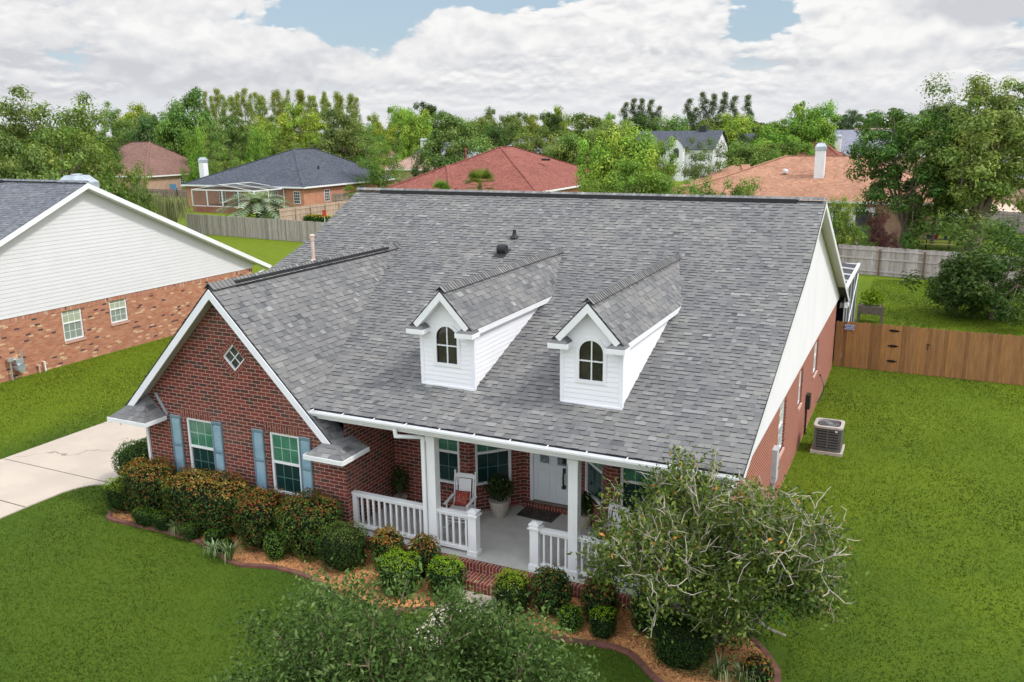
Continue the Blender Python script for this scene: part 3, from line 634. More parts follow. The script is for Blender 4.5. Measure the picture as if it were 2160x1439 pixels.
# ---- dormers
def lap(mb, o, u, v, wins, expo=.115, lift=.016, off=0., m=0):
    u = u.normalized(); v = v.normalized(); n = u.cross(v).normalized()
    for wi in wins:
        area = sum(wi[i][0]*wi[(i+1) % len(wi)][1]-wi[(i+1) % len(wi)][0]*wi[i][1] for i in range(len(wi))); wi = wi if area > 0 else wi[::-1]
        b0 = min(p[1] for p in wi); b1 = max(p[1] for p in wi); a0 = min(p[0] for p in wi)-1; a1 = max(p[0] for p in wi)+1; k = math.floor((b0-off)/expo)
        while k*expo+off < b1:
            y0 = k*expo+off; pl = clip([(a0, y0), (a1, y0), (a1, y0+expo), (a0, y0+expo)], wi)
            if len(pl) >= 3:
                mb.poly([o+u*p[0]+v*p[1]+n*(lift*(1-(p[1]-y0)/expo)) for p in pl], m); lo = sorted(p for p in pl if abs(p[1]-y0) < 1e-5)
                if len(lo) >= 2: A, B = o+u*lo[0][0]+v*y0, o+u*lo[-1][0]+v*y0; mb.poly([A, B, B+n*lift, A+n*lift], m)
            k += 1
SID = sidingmat('white_lap_siding', (.80, .80, .82), 40.)
def dormer(cx):
    dy, hw = 15.78, .63; z0 = rf(dy); ze = 5.06; zr_ = 5.945; ry0 = 15.53; sl_ = (zr_-5.22)/.675; yb_ = yroof(zr_)+.06
    if zr_ > BZ: yb_ = BY+(zr_-BZ)/(RZ-BZ)*(RY-BY)+.05
    b = MB()
    zt_ = lambda x: zr_-.10-sl_*abs(x-cx)
    # front wall with an arched opening cut as a fan of quads
    wx0, wx1, wz0, wz1 = cx-.27, cx+.27, 4.28, 4.86
    FRD = (Vector((0, dy, 0)), XX, -YY); b.fr = FRD; arc = [(cx+.27*math.cos(PI-a*PI/12), wz1+.27*math.sin(a*PI/12)) for a in range(13)]
    b.fr = None; FO = Vector((0, dy, 0)); fan = [[(cx-hw, z0-.1), (wx0, z0-.1), (wx0, wz1), (cx-hw, wz1)], [(wx1, z0-.1), (cx+hw, z0-.1), (cx+hw, wz1), (wx1, wz1)], [(wx0, z0-.1), (wx1, z0-.1), (wx1, wz0), (wx0, wz0)]]
    out = [(cx-hw, wz1), (cx-hw, zt_(cx-hw)), (cx-hw*.66, zt_(cx-hw*.66)), (cx-hw*.45, zt_(cx-hw*.45)), (cx-hw*.3, zt_(cx-hw*.3)), (cx-hw*.14, zt_(cx-hw*.14)), (cx, zt_(cx))]; out = out+[(2*cx-p[0], p[1]) for p in out[-2::-1]]
    for i in range(12): fan.append([arc[i], arc[i+1], out[i+1], out[i]])
    lap(b, FO, XX, UP, fan, .105, .013)
    for sg in (1, -1):
        q = [(dy, z0-.1), (dy, zt_(cx+hw)), (21.2, zt_(cx+hw))]
        lap(b, Vector((cx+sg*hw, 0, 0)), YY*sg, UP, [[(p[0]*sg, p[1]) for p in q]], .105, .013)
    dm = b.build('dormer', SID, house)
    t = MB()     # corner boards and base flashing
    for sg in (1, -1): x = cx+sg*hw; t.box(x-.045, x+.045, dy-.016, dy+.06, z0-.02, ze-.02)
    t.box(cx-hw-.01, cx+hw+.01, dy-.03, dy-.001, z0-.04, z0+.03)
    t.build('corner_board', TRIM, dm)
    # roof
    rm = MB(); half = .76; yy0 = ry0
    for sg in (1, -1):
        v = Vector((-sg, 0, sl_)); vl = math.sqrt(1+sl_*sl_); zl_ = zr_-sl_*half; o = Vector((cx+sg*half, yy0, zl_)); yend = yroof(zl_)+.12; Lv = half*vl
        shingles(rm, o, YY, v, [[(0, 0), (yend-yy0, 0), (yb_-yy0, Lv), (0, Lv)]], expo=.135, lift=.016)
        slab(rm, [(cx+sg*half, yy0, zl_-.004), (cx, yy0, zr_-.004), (cx, yb_, zr_-.004), (cx+sg*half, yend, zl_-.004)], .04, 1)
    ro = rm.build('dormer_roof', RM, dm)
    c = MB(); cap(c, (cx, yy0, zr_+.035), (cx, yb_-.03, zr_+.035), .95, .12, .115); c.build('dormer_ridge_cap', RM, dm)
    k = MB()
    for sg in (1, -1):
        A = Vector((cx, yy0-.012, zr_-.03)); B = Vector((cx+sg*.68, yy0-.012, zr_-.03-sl_*.68)); dn = Vector((-sg*sl_, 0, -1)).normalized()*.13
        A2 = Vector((cx, yy0-.012, zr_-.03-.19)); B2 = B+dn
        k.poly([A, B, B2, A2]); k.poly([A2, B2, B2+YY*.25, A2+YY*.25]); k.poly([B, B+YY*.25, B2+YY*.25, B2])
        # side eave fascia and soffit running back to the main roof
        zl_ = zr_-sl_*half; x = cx+sg*(half-.0); ye = yroof(zl_)-.05
        k.box(min(x, x-sg*.02), max(x, x-sg*.02), yy0+.05, ye, zl_-.13, zl_-.01); k.poly([(cx+sg*hw, yy0+.05, zl_-.12), (x, yy0+.05, zl_-.12), (x, ye, zl_-.12), (cx+sg*hw, ye, zl_-.12)])
    k.build('dormer_fascia', W_, dm)
    for sg in (1, -1):      # little return roofs at the foot of the gable
        m = MB(); x0, x1 = cx+sg*.40, cx+sg*.80; y0, y1 = 15.44, dy-.002; z = 5.07
        e = [Vector((x0, y0, z)), Vector((x1, y0, z)), Vector((x1, y1, z)), Vector((x0, y1, z))]; pk = Vector(((x0+x1)/2+sg*.05, y1, z+.20))
        for q in ((e[0], e[1], pk), (e[1], e[2], pk), (e[3], e[0], pk)):
            q = list(q)
            if (q[1]-q[0]).cross(q[2]-q[0]).z < 0: q = q[::-1]
            m.poly(q, 0, .25+.2*random.random())
        m.build('dormer_return', RM, dm)
        q = MB(); a0, a1 = min(x0, x1), max(x0, x1); q.box(a0-.01, a1+.01, y0-.015, y1, z-.10, z-.003); q.build('dormer_return_fascia', W_, dm)
    wf = MB(); wf.fr = FRD; N_ = 16
    def arch(r0, r1, y0, y1):
        P = [(wx0+.27-r, wz0) for r in (r0, r1)]
        lo = []
        for r in (r0, r1): lo.append([(cx-r, wz0+(.27-r))]+[(cx+r*math.cos(PI-a*PI/N_), wz1+r*math.sin(a*PI/N_)) for a in range(N_+1)]+[(cx+r, wz0+(.27-r))])
        for i in range(len(lo[0])):
            j = (i+1) % len(lo[0]); a, b_, c_, d_ = lo[0][i], lo[0][j], lo[1][j], lo[1][i]
            wf.poly([(a[0], y1, a[1]), (b_[0], y1, b_[1]), (c_[0], y1, c_[1]), (d_[0], y1, d_[1])]); wf.poly([(a[0], y0, a[1]), (b_[0], y0, b_[1]), (b_[0], y1, b_[1]), (a[0], y1, a[1])]); wf.poly([(d_[0], y1, d_[1]), (c_[0], y1, c_[1]), (c_[0], y0, c_[1]), (d_[0], y0, d_[1])])
    arch(.33, .255, 0.0, .03); wf.box(cx-.012, cx+.012, -.03, .0, wz0, wz1+.26); wf.box(cx-.26, cx+.26, -.031, -.001, wz0+.39, wz0+.415)
    wf.build('arched_window', W_, dm)
    gl = MB(); gl.fr = FRD; P = [(wx1+.0, -.04, wz0), (wx1, -.04, wz1)]+[(cx+.27*math.cos(a*PI/N_), -.04, wz1+.27*math.sin(a*PI/N_)) for a in range(1, N_)]+[(wx0, -.04, wz1), (wx0, -.04, wz0)]; gl.poly(P); gl.build('arched_pane', ARCH_GL, dm)
dormer(-9.108); dormer(-5.782)
# ---- pipes and vents on the roof
v1 = MB(); y0 = 22.0; z0 = rf(y0); x = -10.78
v1.tube((x, y0, z0-.05), (x, y0, z0+.10), .11, n=14); v1.tube((x-.13, y0-.03, z0+.12), (x+.13, y0-.03, z0+.12), .12, n=16); v1.poly([(x-.18, y0-.32, rf(y0-.32)+.025), (x+.18, y0-.32, rf(y0-.32)+.025), (x+.18, y0+.2, rf(y0+.2)+.025), (x-.18, y0+.2, rf(y0+.2)+.025)]); v1.build('exhaust_vent', BLACKV, house)
v2 = MB(); y0 = 22.75; z0 = rf(y0); v2.tube((x+.02, y0, z0-.05), (x+.02, y0, z0+.24), .05, n=12); v2.lathe([(.14, 0), (.06, .09), (.05, .12)], (x+.02, y0, z0+.01), 14); v2.build('vent_pipe', BLACKV, house)
PVC = nmat('aged_pvc', (.50, .36, .29), (.62, .48, .40), 6, .5)
v3 = MB(); x, y0 = -16.48, 20.7; z0 = rf(y0); v3.tube((x, y0, z0-.05), (x+.0, y0, z0+.78), .05, n=12); v3.tube((x, y0, z0+.70), (x, y0, z0+.80), .065, n=12); v3.lathe([(.065, 0), (.085, .03), (.07, .07), (0, .085)], (x, y0, z0+.80), 14); v3.lathe([(.16, -.03), (.09, .10), (.055, .13)], (x, y0, z0), 14)
v3.build('flue_pipe', PVC, house)
# ---- fittings on the right wall
e1 = MB(); e1.fr = FRR; e1.box(26.45, 26.75, .0, .13, .85, 1.30); e1.box(26.57, 26.62, .01, .06, .0, .85); e1.build('electric_box', BLACK, house)
e2 = MB(); e2.fr = FRR; e2.box(20.10, 20.45, .0, .12, .90, 1.75); e2.box(20.22, 20.30, .01, .07, .0, .9); e2.build('meter_panel', nmat('grey_panel', (.42, .44, .46), (.5, .52, .54), 4, .5), house)
hs = MB(); pv = None
for i in range(16):
    a = i/15.; p = Vector((XW+.04+.16*math.sin(a*PI), 30.2-.5*a, .95-.85*a)); 
    if pv is not None: hs.tube(pv, p, .02, n=6)
    pv = p
hs.tube((XW, 30.2, .95), (XW+.06, 30.2, .95), .03, n=8); tag(hs.build('hose', BLACK), 'short black hose hanging from a tap on the red side wall', 'hose')
print('house done', len(bpy.data.objects))
# ============================================================ GROUND
def grassmat():
    mt, t, b = newmat('lawn'); co = coord(t); 
    s = N(t, 'ShaderNodeSeparateXYZ'); t.links.new(co, s.inputs[0])
    f1 = noise(t, co, .16, 5, .6); f2 = noise(t, co, 1.6, 4, .65); f3 = noise(t, co, 26., 4, .7); f4 = noise(t, co, 90., 3, .6)
    c = mixc(t, sstep(t, f1, .35, .65), (.060, .110, .010), (.115, .170, .010))
    # front lawn colour darkened as cloud shade; side strips and back gardens are yellower
    yel = sstep(t, mth(t, 'ADD', s.outputs[1], mth(t, 'MULTIPLY', f1, 6.)), 19., 27.)
    lef = sstep(t, mth(t, 'ADD', s.outputs[0], mth(t, 'MULTIPLY', f1, 1.)), -23.5, -25.5)
    c = mixc(t, mth(t, 'MULTIPLY', yel, .55), c, (.135, .185, .008)); c = mixc(t, mth(t, 'MULTIPLY', lef, .8), c, (.148, .200, .008))
    front = mth(t, 'SUBTRACT', 1.0, sstep(t, mth(t, 'ADD', s.outputs[1], mth(t, 'MULTIPLY', f1, 4.)), 13.5, 19.))
    c = mixc(t, mth(t, 'MULTIPLY', mth(t, 'MULTIPLY', front, mth(t, 'SUBTRACT', 1.0, lef)), .55), c, (.052, .098, .011))
    c = mixc(t, mth(t, 'MULTIPLY', sstep(t, f2, .4, .75), .35), c, (.045, .095, .010))
    c = mixc(t, .75, c, mixc(t, sstep(t, f3, .35, .65), (.80, .82, .78), (1.2, 1.18, 1.12)), 'MULTIPLY')
    c = mixc(t, .6, c, mixc(t, sstep(t, f4, .35, .65), (.6, .6, .6), (1.4, 1.4, 1.3)), 'MULTIPLY')
    setin(t, b, 'Base Color', c); setin(t, b, 'Roughness', .9); setin(t, b, 'Specular IOR Level', .15); bump(t, b, mth(t, 'ADD', f3, f4), .035, .8); return mt
GRASS = grassmat()
g = MB(); R_ = 3200.
g.poly([(-R_, -200, 0), (R_, -200, 0), (R_, R_, 0), (-R_, R_, 0)]); tag(g.build('ground', GRASS), kind='structure')
def slabpoly(mb, pts, z0, z1, m=0):
    a = sum(pts[i][0]*pts[(i+1) % len(pts)][1]-pts[(i+1) % len(pts)][0]*pts[i][1] for i in range(len(pts)))
    if a < 0: pts = pts[::-1]
    mb.poly([(x, y, z1) for x, y in pts], m)
    for i in range(len(pts)): p, q = pts[i], pts[(i+1) % len(pts)]; mb.poly([(p[0], p[1], z0), (q[0], q[1], z0), (q[0], q[1], z1), (p[0], p[1], z1)], m)
arcp = [(-19.95, 8.), (-20.0, 13.2)]+[(-19.3-.7*math.cos(a), 14.9+.0+.0*a-1.2*(1-math.sin(a))+.0) for a in (.3, .7, 1.1, 1.5)]+[(-17.25, 15.0), (-17.25, 22.), (-23.75, 22.), (-23.75, -30.), (-19.9, -30.)]
dv = MB(); slabpoly(dv, arcp, -.05, .03)
dvm, t, b = newmat('driveway_concrete'); co = coord(t); f = noise(t, co, .7, 6, .6); f2 = noise(t, co, 30, 4, .6)
vo = N(t, 'ShaderNodeTexVoronoi', feature='DISTANCE_TO_EDGE'); t.links.new(vec(t, mth(t, 'ADD', f, 0), 0, 0), vo.inputs[0])
v2_ = N(t, 'ShaderNodeTexVoronoi', feature='DISTANCE_TO_EDGE'); v2_.inputs['Scale'].default_value = .16
wv = N(t, 'ShaderNodeVectorMath', operation='ADD'); t.links.new(co, wv.inputs[0]); nn_ = N(t, 'ShaderNodeTexNoise'); nn_.inputs['Scale'].default_value = 1.2; t.links.new(co, nn_.inputs[0]); t.links.new(nn_.outputs['Color'], wv.inputs[1]); t.links.new(wv.outputs[0], v2_.inputs[0])
crack = mth(t, 'LESS_THAN', v2_.outputs['Distance'], .0022)
c = mixc(t, sstep(t, f, .3, .7), (.52, .44, .36), (.44, .375, .31)); c = mixc(t, mth(t, 'MULTIPLY', sstep(t, f2, .3, .8), .25), c, (.35, .30, .25)); c = mixc(t, mth(t, 'MULTIPLY', crack, .75), c, (.16, .13, .10))
setin(t, b, 'Base Color', c); setin(t, b, 'Roughness', .85)
dvo = dv.build('driveway', dvm); tag(dvo, kind='structure')
jt = MB(); jt.beam((-23.7, 13.05, .032), (-20.0, 13.0, .032), .03, .004); jt.beam((-23.7, 15.0, .032), (-17.3, 15.0, .032), .025, .004); jt.build('driveway_joints', nmat('joint_dirt', (.07, .05, .04), (.14, .11, .08), 6, .95), dvo)
wk = MB(); slabpoly(wk, [(-8.0, 14.0), (-6.5, 14.0), (-6.6, 11.0), (-6.9, 6.), (-7.0, -30.), (-8.2, -30.), (-8.1, 6.), (-8.0, 11.)], -.05, .045); tag(wk.build('walkway', CONC), kind='structure')
# mulch bed with wavy edge
def curve(pts, n=10):
    out = []
    P = [pts[0]]+list(pts)+[pts[-1]]
    for i in range(1, len(P)-2):
        p0, p1, p2, p3 = [np.array(q, float) for q in P[i-1:i+3]]
        for k in range(n): s = k/n; out.append(tuple(.5*((2*p1)+(-p0+p2)*s+(2*p0-5*p1+4*p2-p3)*s*s+(-p0+3*p1-3*p2+p3)*s**3)))
    out.append(tuple(P[-1])); return out
bedL = curve([(-17.75, 14.55), (-17.8, 13.9), (-17.5, 13.42), (-16.6, 13.42), (-15.4, 13.46), (-14.3, 13.36), (-13.5, 13.10), (-12.9, 12.92), (-12.1, 13.16), (-11.3, 13.15), (-10.6, 12.95), (-9.9, 12.72), (-9.3, 12.6), (-8.75, 12.75), (-8.35, 12.95), (-8.05, 13.2)])
bedR = curve([(-6.45, 13.2), (-6.1, 13.05), (-5.6, 13.2), (-5.0, 13.28), (-4.4, 13.38), (-3.95, 13.25), (-3.55, 12.85), (-3.1, 12.6), (-2.5, 12.55), (-1.9, 12.75), (-1.55, 13.2), (-1.6, 13.9), (-2.1, 14.6), (-2.74, 15.2)])
mm, t, b = newmat('bark_mulch'); co = coord(t); vo = N(t, 'ShaderNodeTexVoronoi'); vo.inputs['Scale'].default_value = 28.; vo.inputs['Randomness'].default_value = 1; t.links.new(co, vo.inputs[0])
vs = N(t, 'ShaderNodeSeparateColor'); t.links.new(vo.outputs['Color'], vs.inputs[0])
c = ramp(t, vs.outputs[0], ((0, (.20, .075, .030)), (.35, (.44, .19, .065)), (.7, (.60, .30, .11)), (1, (.34, .125, .045)))); f = noise(t, co, .9, 4, .6)
setin(t, b, 'Base Color', mixc(t, mth(t, 'MULTIPLY', sstep(t, f, .45, .7), .55), c, (.16, .060, .030))); setin(t, b, 'Roughness', .95); bump(t, b, vo.outputs['Distance'], .03, .9)
def bed(name, line, back):
    B = MB(); inner = [(x+(back(x, y)[0]-x)*.22, y+(back(x, y)[1]-y)*.22) for x, y in line]; bk_ = [back(x, y) for x, y in line]
    for i in range(len(line)-1):
        a, c_ = line[i], line[i+1]; B.poly([(*a, .0), (*c_, .0), (*inner[i+1], .10), (*inner[i], .10)]); B.poly([(*inner[i], .10), (*inner[i+1], .10), (*bk_[i+1], .17), (*bk_[i], .17)])
    o = B.build(name, mm); tag(o, kind='structure'); return o
bed('mulch_bed', bedL, lambda x, y: (max(-17.7, min(x*1.0, -8.1)), 14.62 if x < -11 else 14.46))
bed('mulch_bed', bedR, lambda x, y: (min(x, -2.78) if y < 14.5 else -2.76, 14.46))
EDGEM = nmat('terracotta_edging', (.11, .045, .035), (.20, .08, .058), 3.5, .85)
def edging(line, label):
    pts_ = [Vector((x, y, 0)) for x, y in line]; B = MB(); s = 0
    segs = []; acc = [pts_[0]]
    cur = 0.
    for a, c_ in zip(pts_[:-1], pts_[1:]):
        cur += (c_-a).length; acc.append(c_)
        if cur > .38:
            p, q = acc[0], acc[-1]; dd = (q-p).normalized(); zt = .035+.025*random.random()
            B.beam(p+dd*.008+UP*zt/2, q-dd*.008+UP*zt/2, .10+.02*random.random(), zt+.02, up=UP); acc = [c_]; cur = 0.
    tag(B.build('garden_edging', EDGEM), label, 'garden edging', 'edging stones along the mulch beds')
edging(bedL, 'curved terracotta edging stones along the bed left of the walkway'); edging(bedR, 'curved terracotta edging stones round the bed right of the walkway')
# patches of far paving
cr = MB(); slabpoly(cr, [(2.2, 100.), (40, 96), (40, 102), (2.2, 107)], -.05, .03); tag(cr.build('road', nmat('far_road', (.30, .29, .29), (.36, .35, .34), .4, .9)), kind='structure')
cr = MB(); slabpoly(cr, [(3.4, 108), (9.8, 106.5), (9.3, 125), (12, 150), (7.0, 152), (4.2, 128)], -.05, .03); tag(cr.build('driveway', nmat('far_driveway', (.60, .45, .34), (.54, .40, .31), .3, .9)), kind='structure')
cr = MB(); slabpoly(cr, [(-5.5, 61.5), (-3.0, 61.5), (-1.9, 72), (-2.4, 79.5), (-8, 79.5), (-7, 70)], -.05, .03); tag(cr.build('patio', nmat('pink_patio', (.56, .40, .33), (.48, .34, .28), 1.5, .9)), kind='structure')
# ---- near lawn blades
def inbed(x, y):
    m_ = np.zeros(len(x), bool)
    xl = np.array([p[0] for p in bedL]); yl = np.array([p[1] for p in bedL]); o_ = np.argsort(xl); m_ |= (x > -17.85) & (x < -8.0) & (y > np.interp(x, xl[o_], yl[o_])-.03)
    xr = np.array([p[0] for p in bedR[:-25]]); yr_ = np.array([p[1] for p in bedR[:-25]]); o_ = np.argsort(xr); m_ |= (x > -6.5) & (x < -1.52) & (y > np.interp(x, xr[o_], yr_[o_])-.03) & (y < 14.7)
    m_ |= (x > -17.2) & (x < XW+.03) & (y > 14.3) & (y < 35.4); m_ |= (x > -8.25) & (x < -6.45) & (y < 14.2); m_ |= (x > -23.8) & (x < -19.9) & (y < 22.1); m_ |= (x > -23.8) & (x < -17.1) & (y > 14.7) & (y < 22.1); m_ |= (y > 35.2) & (y < 35.45); m_ |= (x < -2.5) & (y > 35) & (x > -17.5)
    return m_
nb = 520000; gx = RNG.uniform(-31.4, 13., nb*2); gy = 6+51.5*RNG.random(nb*2)**1.8
ok = ~inbed(gx, gy) & (np.abs(gx+.49*gy-0) < gy*1.4+5); gx, gy = gx[ok][:nb], gy[ok][:nb]; n_ = len(gx)
an = RNG.uniform(0, 2*PI, n_); hh = RNG.uniform(.02, .055, n_); wd = RNG.uniform(.004, .008, n_)*(1+gy/16); lean = RNG.normal(0, .022, (n_, 2))
V = np.zeros((n_, 3, 3)); V[:, 0] = np.c_[gx-np.cos(an)*wd, gy-np.sin(an)*wd, np.zeros(n_)]; V[:, 1] = np.c_[gx+np.cos(an)*wd, gy+np.sin(an)*wd, np.zeros(n_)]; V[:, 2] = np.c_[gx+lean[:, 0], gy+lean[:, 1], hh]
big_ = .5+.5*np.sin(gx*.55+1.3*np.sin(gy*.4))*np.sin(gy*.47+gx*.13); yl = np.clip((gy-14)/14, 0, 1)
base = np.array([.072, .116, .012])*(1-.7*yl[:, None])+np.array([.122, .174, .011])*.7*yl[:, None]; C = base*(.62+.45*big_[:, None]+.16*np.sin(gx*1.9+gy*1.1)[:, None])*RNG.uniform(.75, 1.6, (n_, 1)); C[:, 0] *= RNG.uniform(.85, 1.35, n_)  # blades follow the shade painted into the front lawn
go = npmesh('grass', V.reshape(-1, 3), np.arange(n_*3).reshape(-1, 3), LEAF, C); tag(go, 'short green blades of mown grass on the lawns around the brick house', 'grass', kind='stuff')

# ============================================================ PLANTS
def orth(n):
    a = np.where(np.abs(n[:, 2:3]) < .9, np.array([[0, 0, 1.]]), np.array([[1., 0, 0]])); u = np.cross(n, a); u /= np.linalg.norm(u, axis=1, keepdims=True); return u, np.cross(n, u)
def leafquads(P, n, L, asp=.42, rng=RNG):
    n = n/np.maximum(np.linalg.norm(n, axis=1, keepdims=True), 1e-6); u, v = orth(n); th = rng.uniform(0, 2*PI, (len(P), 1)); d = u*np.cos(th)+v*np.sin(th); b = np.cross(n, d)
    L = np.asarray(L).reshape(-1, 1)*np.ones((len(P), 1)); V = np.stack([P-d*L*.5, P+b*L*asp*.5+n*L*.06, P+d*L*.5-n*L*.08, P-b*L*asp*.5+n*L*.06], 1)
    return V.reshape(-1, 3), np.arange(len(P)*4).reshape(-1, 4)
def rndn(k, rng=RNG): a = rng.normal(size=(k, 3)); return a/np.linalg.norm(a, axis=1, keepdims=True)
CORE = nmat('inner_twigs', (.012, .018, .008), (.022, .030, .012), 6, 1.)
def bush(label, cat, loc, rx, ry, h, top, side, p=3.0, leaf=.05, dens=700, lump=.10, name='shrub', group=None, flat=True, asp=.5, zb=0.0):
    """a clipped shrub: leaves over a rounded-box surface; top and side list the colours of the new and the old leaves"""
    area = 2*PI*(rx+ry)/2*h+PI*rx*ry; k = int(area*dens); d = rndn(k); 
    s = (np.abs(d[:, 0])**p+np.abs(d[:, 1])**p+np.abs(d[:, 2])**p)**(-1/p); q = d*s[:, None]
    lm = 1+lump*np.sin(q[:, 0]*5+loc[0]*3)*np.sin(q[:, 1]*6+loc[1])*np.sin(q[:, 2]*4+1.); rr = (lm*RNG.uniform(.90, 1.03, k)*np.where(RNG.random(k) < .04, RNG.uniform(1.02, 1.14, k), 1.))[:, None]
    P = q*rr*np.array([rx, ry, h/2])+np.array([0, 0, h/2]); nn = np.sign(d)*np.abs(q)**(p-1); nn /= np.linalg.norm(nn, axis=1, keepdims=True)
    taper = 1-.16*(1-P[:, 2:3]/h); P[:, :2] *= taper
    keep = P[:, 2] > .04; P, nn = P[keep], nn[keep]; k = len(P)
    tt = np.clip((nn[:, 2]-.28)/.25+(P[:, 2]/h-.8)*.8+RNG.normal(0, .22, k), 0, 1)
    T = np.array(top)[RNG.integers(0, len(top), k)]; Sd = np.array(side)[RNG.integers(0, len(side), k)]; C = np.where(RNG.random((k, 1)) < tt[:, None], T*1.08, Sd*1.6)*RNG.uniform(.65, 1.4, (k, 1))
    V, F = leafquads(P, nn+RNG.normal(0, .55, (k, 3)), RNG.uniform(.7, 1.25, k)*leaf, asp)
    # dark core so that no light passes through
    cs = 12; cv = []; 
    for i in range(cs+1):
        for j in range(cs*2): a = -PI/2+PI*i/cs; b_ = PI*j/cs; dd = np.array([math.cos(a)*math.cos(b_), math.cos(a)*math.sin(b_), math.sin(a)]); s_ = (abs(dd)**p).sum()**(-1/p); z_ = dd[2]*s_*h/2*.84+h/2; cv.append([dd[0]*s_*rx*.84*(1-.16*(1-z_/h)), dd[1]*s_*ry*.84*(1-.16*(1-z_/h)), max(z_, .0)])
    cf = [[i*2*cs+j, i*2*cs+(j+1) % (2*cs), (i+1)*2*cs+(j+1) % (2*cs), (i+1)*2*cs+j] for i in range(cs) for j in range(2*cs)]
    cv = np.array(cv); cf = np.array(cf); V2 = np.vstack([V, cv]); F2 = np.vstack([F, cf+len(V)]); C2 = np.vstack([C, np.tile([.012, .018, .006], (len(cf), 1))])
    o = npmesh(name, V2, F2, LEAF, C2); o.location = (loc[0], loc[1], zb); return tag(o, label, cat, group)
RED = [(.30, .085, .022), (.24, .12, .025), (.34, .15, .04), (.18, .045, .018), (.17, .15, .03), (.09, .12, .02), (.07, .11, .02)]
REDG = [(.24, .17, .025), (.34, .22, .05), (.20, .10, .02), (.12, .12, .02), (.30, .09, .02), (.45, .34, .12)]
DKG = [(.026, .055, .014), (.040, .080, .018), (.020, .042, .012), (.055, .10, .018), (.11, .045, .015)]
LIME = [(.19, .30, .014), (.24, .36, .018), (.15, .25, .012)]; BXS = [(.022, .050, .010), (.035, .070, .012), (.016, .036, .008)]
OLV = [(.09, .13, .025), (.12, .16, .03), (.07, .10, .02)]
GR = [(.06, .12, .02), (.09, .16, .025), (.045, .09, .018)]
Hz = .08
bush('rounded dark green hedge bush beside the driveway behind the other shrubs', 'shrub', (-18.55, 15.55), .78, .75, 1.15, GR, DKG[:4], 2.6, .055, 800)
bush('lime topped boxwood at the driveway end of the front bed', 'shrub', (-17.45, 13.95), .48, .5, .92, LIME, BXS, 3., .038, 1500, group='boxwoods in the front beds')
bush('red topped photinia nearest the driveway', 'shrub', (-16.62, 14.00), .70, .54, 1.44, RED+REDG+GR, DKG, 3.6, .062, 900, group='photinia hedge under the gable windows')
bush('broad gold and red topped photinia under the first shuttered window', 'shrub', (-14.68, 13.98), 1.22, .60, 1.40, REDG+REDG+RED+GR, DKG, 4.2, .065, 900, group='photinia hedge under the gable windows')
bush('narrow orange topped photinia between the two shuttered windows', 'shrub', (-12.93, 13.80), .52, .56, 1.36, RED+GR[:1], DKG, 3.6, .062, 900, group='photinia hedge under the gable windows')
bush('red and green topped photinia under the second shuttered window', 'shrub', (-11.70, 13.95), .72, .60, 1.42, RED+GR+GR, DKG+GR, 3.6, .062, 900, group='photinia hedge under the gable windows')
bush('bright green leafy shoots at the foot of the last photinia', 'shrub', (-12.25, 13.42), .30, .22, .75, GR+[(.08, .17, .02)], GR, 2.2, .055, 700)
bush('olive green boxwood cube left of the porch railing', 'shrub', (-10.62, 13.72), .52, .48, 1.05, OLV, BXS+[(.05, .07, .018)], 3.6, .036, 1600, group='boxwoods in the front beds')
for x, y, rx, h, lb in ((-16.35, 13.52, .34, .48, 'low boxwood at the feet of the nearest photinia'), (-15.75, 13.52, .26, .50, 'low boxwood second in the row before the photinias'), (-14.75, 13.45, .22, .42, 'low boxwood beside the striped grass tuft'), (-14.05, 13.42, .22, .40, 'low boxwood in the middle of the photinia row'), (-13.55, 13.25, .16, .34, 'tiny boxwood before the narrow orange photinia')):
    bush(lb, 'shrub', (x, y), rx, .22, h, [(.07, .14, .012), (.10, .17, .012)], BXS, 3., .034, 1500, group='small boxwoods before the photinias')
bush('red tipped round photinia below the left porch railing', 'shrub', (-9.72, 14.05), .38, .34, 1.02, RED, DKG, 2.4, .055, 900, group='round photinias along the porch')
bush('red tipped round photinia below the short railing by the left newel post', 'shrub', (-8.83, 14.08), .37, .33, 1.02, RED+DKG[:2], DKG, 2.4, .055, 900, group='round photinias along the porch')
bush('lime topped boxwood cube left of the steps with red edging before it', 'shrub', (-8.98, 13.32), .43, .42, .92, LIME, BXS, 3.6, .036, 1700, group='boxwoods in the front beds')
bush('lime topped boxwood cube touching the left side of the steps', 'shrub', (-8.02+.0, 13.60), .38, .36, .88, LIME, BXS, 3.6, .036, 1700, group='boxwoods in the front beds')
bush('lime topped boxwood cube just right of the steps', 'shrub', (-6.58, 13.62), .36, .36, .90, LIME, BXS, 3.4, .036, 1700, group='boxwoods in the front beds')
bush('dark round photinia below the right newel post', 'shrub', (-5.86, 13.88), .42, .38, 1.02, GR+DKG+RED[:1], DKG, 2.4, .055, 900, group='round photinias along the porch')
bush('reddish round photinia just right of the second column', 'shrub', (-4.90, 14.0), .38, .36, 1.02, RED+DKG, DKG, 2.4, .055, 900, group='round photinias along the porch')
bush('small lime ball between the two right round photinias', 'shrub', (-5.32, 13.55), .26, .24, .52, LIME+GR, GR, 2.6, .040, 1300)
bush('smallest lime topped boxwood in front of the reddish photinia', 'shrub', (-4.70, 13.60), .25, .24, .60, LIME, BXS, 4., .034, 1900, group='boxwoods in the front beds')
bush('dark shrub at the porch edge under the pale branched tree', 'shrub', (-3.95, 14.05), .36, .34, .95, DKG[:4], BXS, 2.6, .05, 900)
bush('dark boxwood block at the foot of the pale branched tree', 'shrub', (-3.15, 13.35), .55, .45, .92, BXS+[(.05, .09, .012)], BXS, 3.8, .036, 1600, group='boxwoods in the front beds')
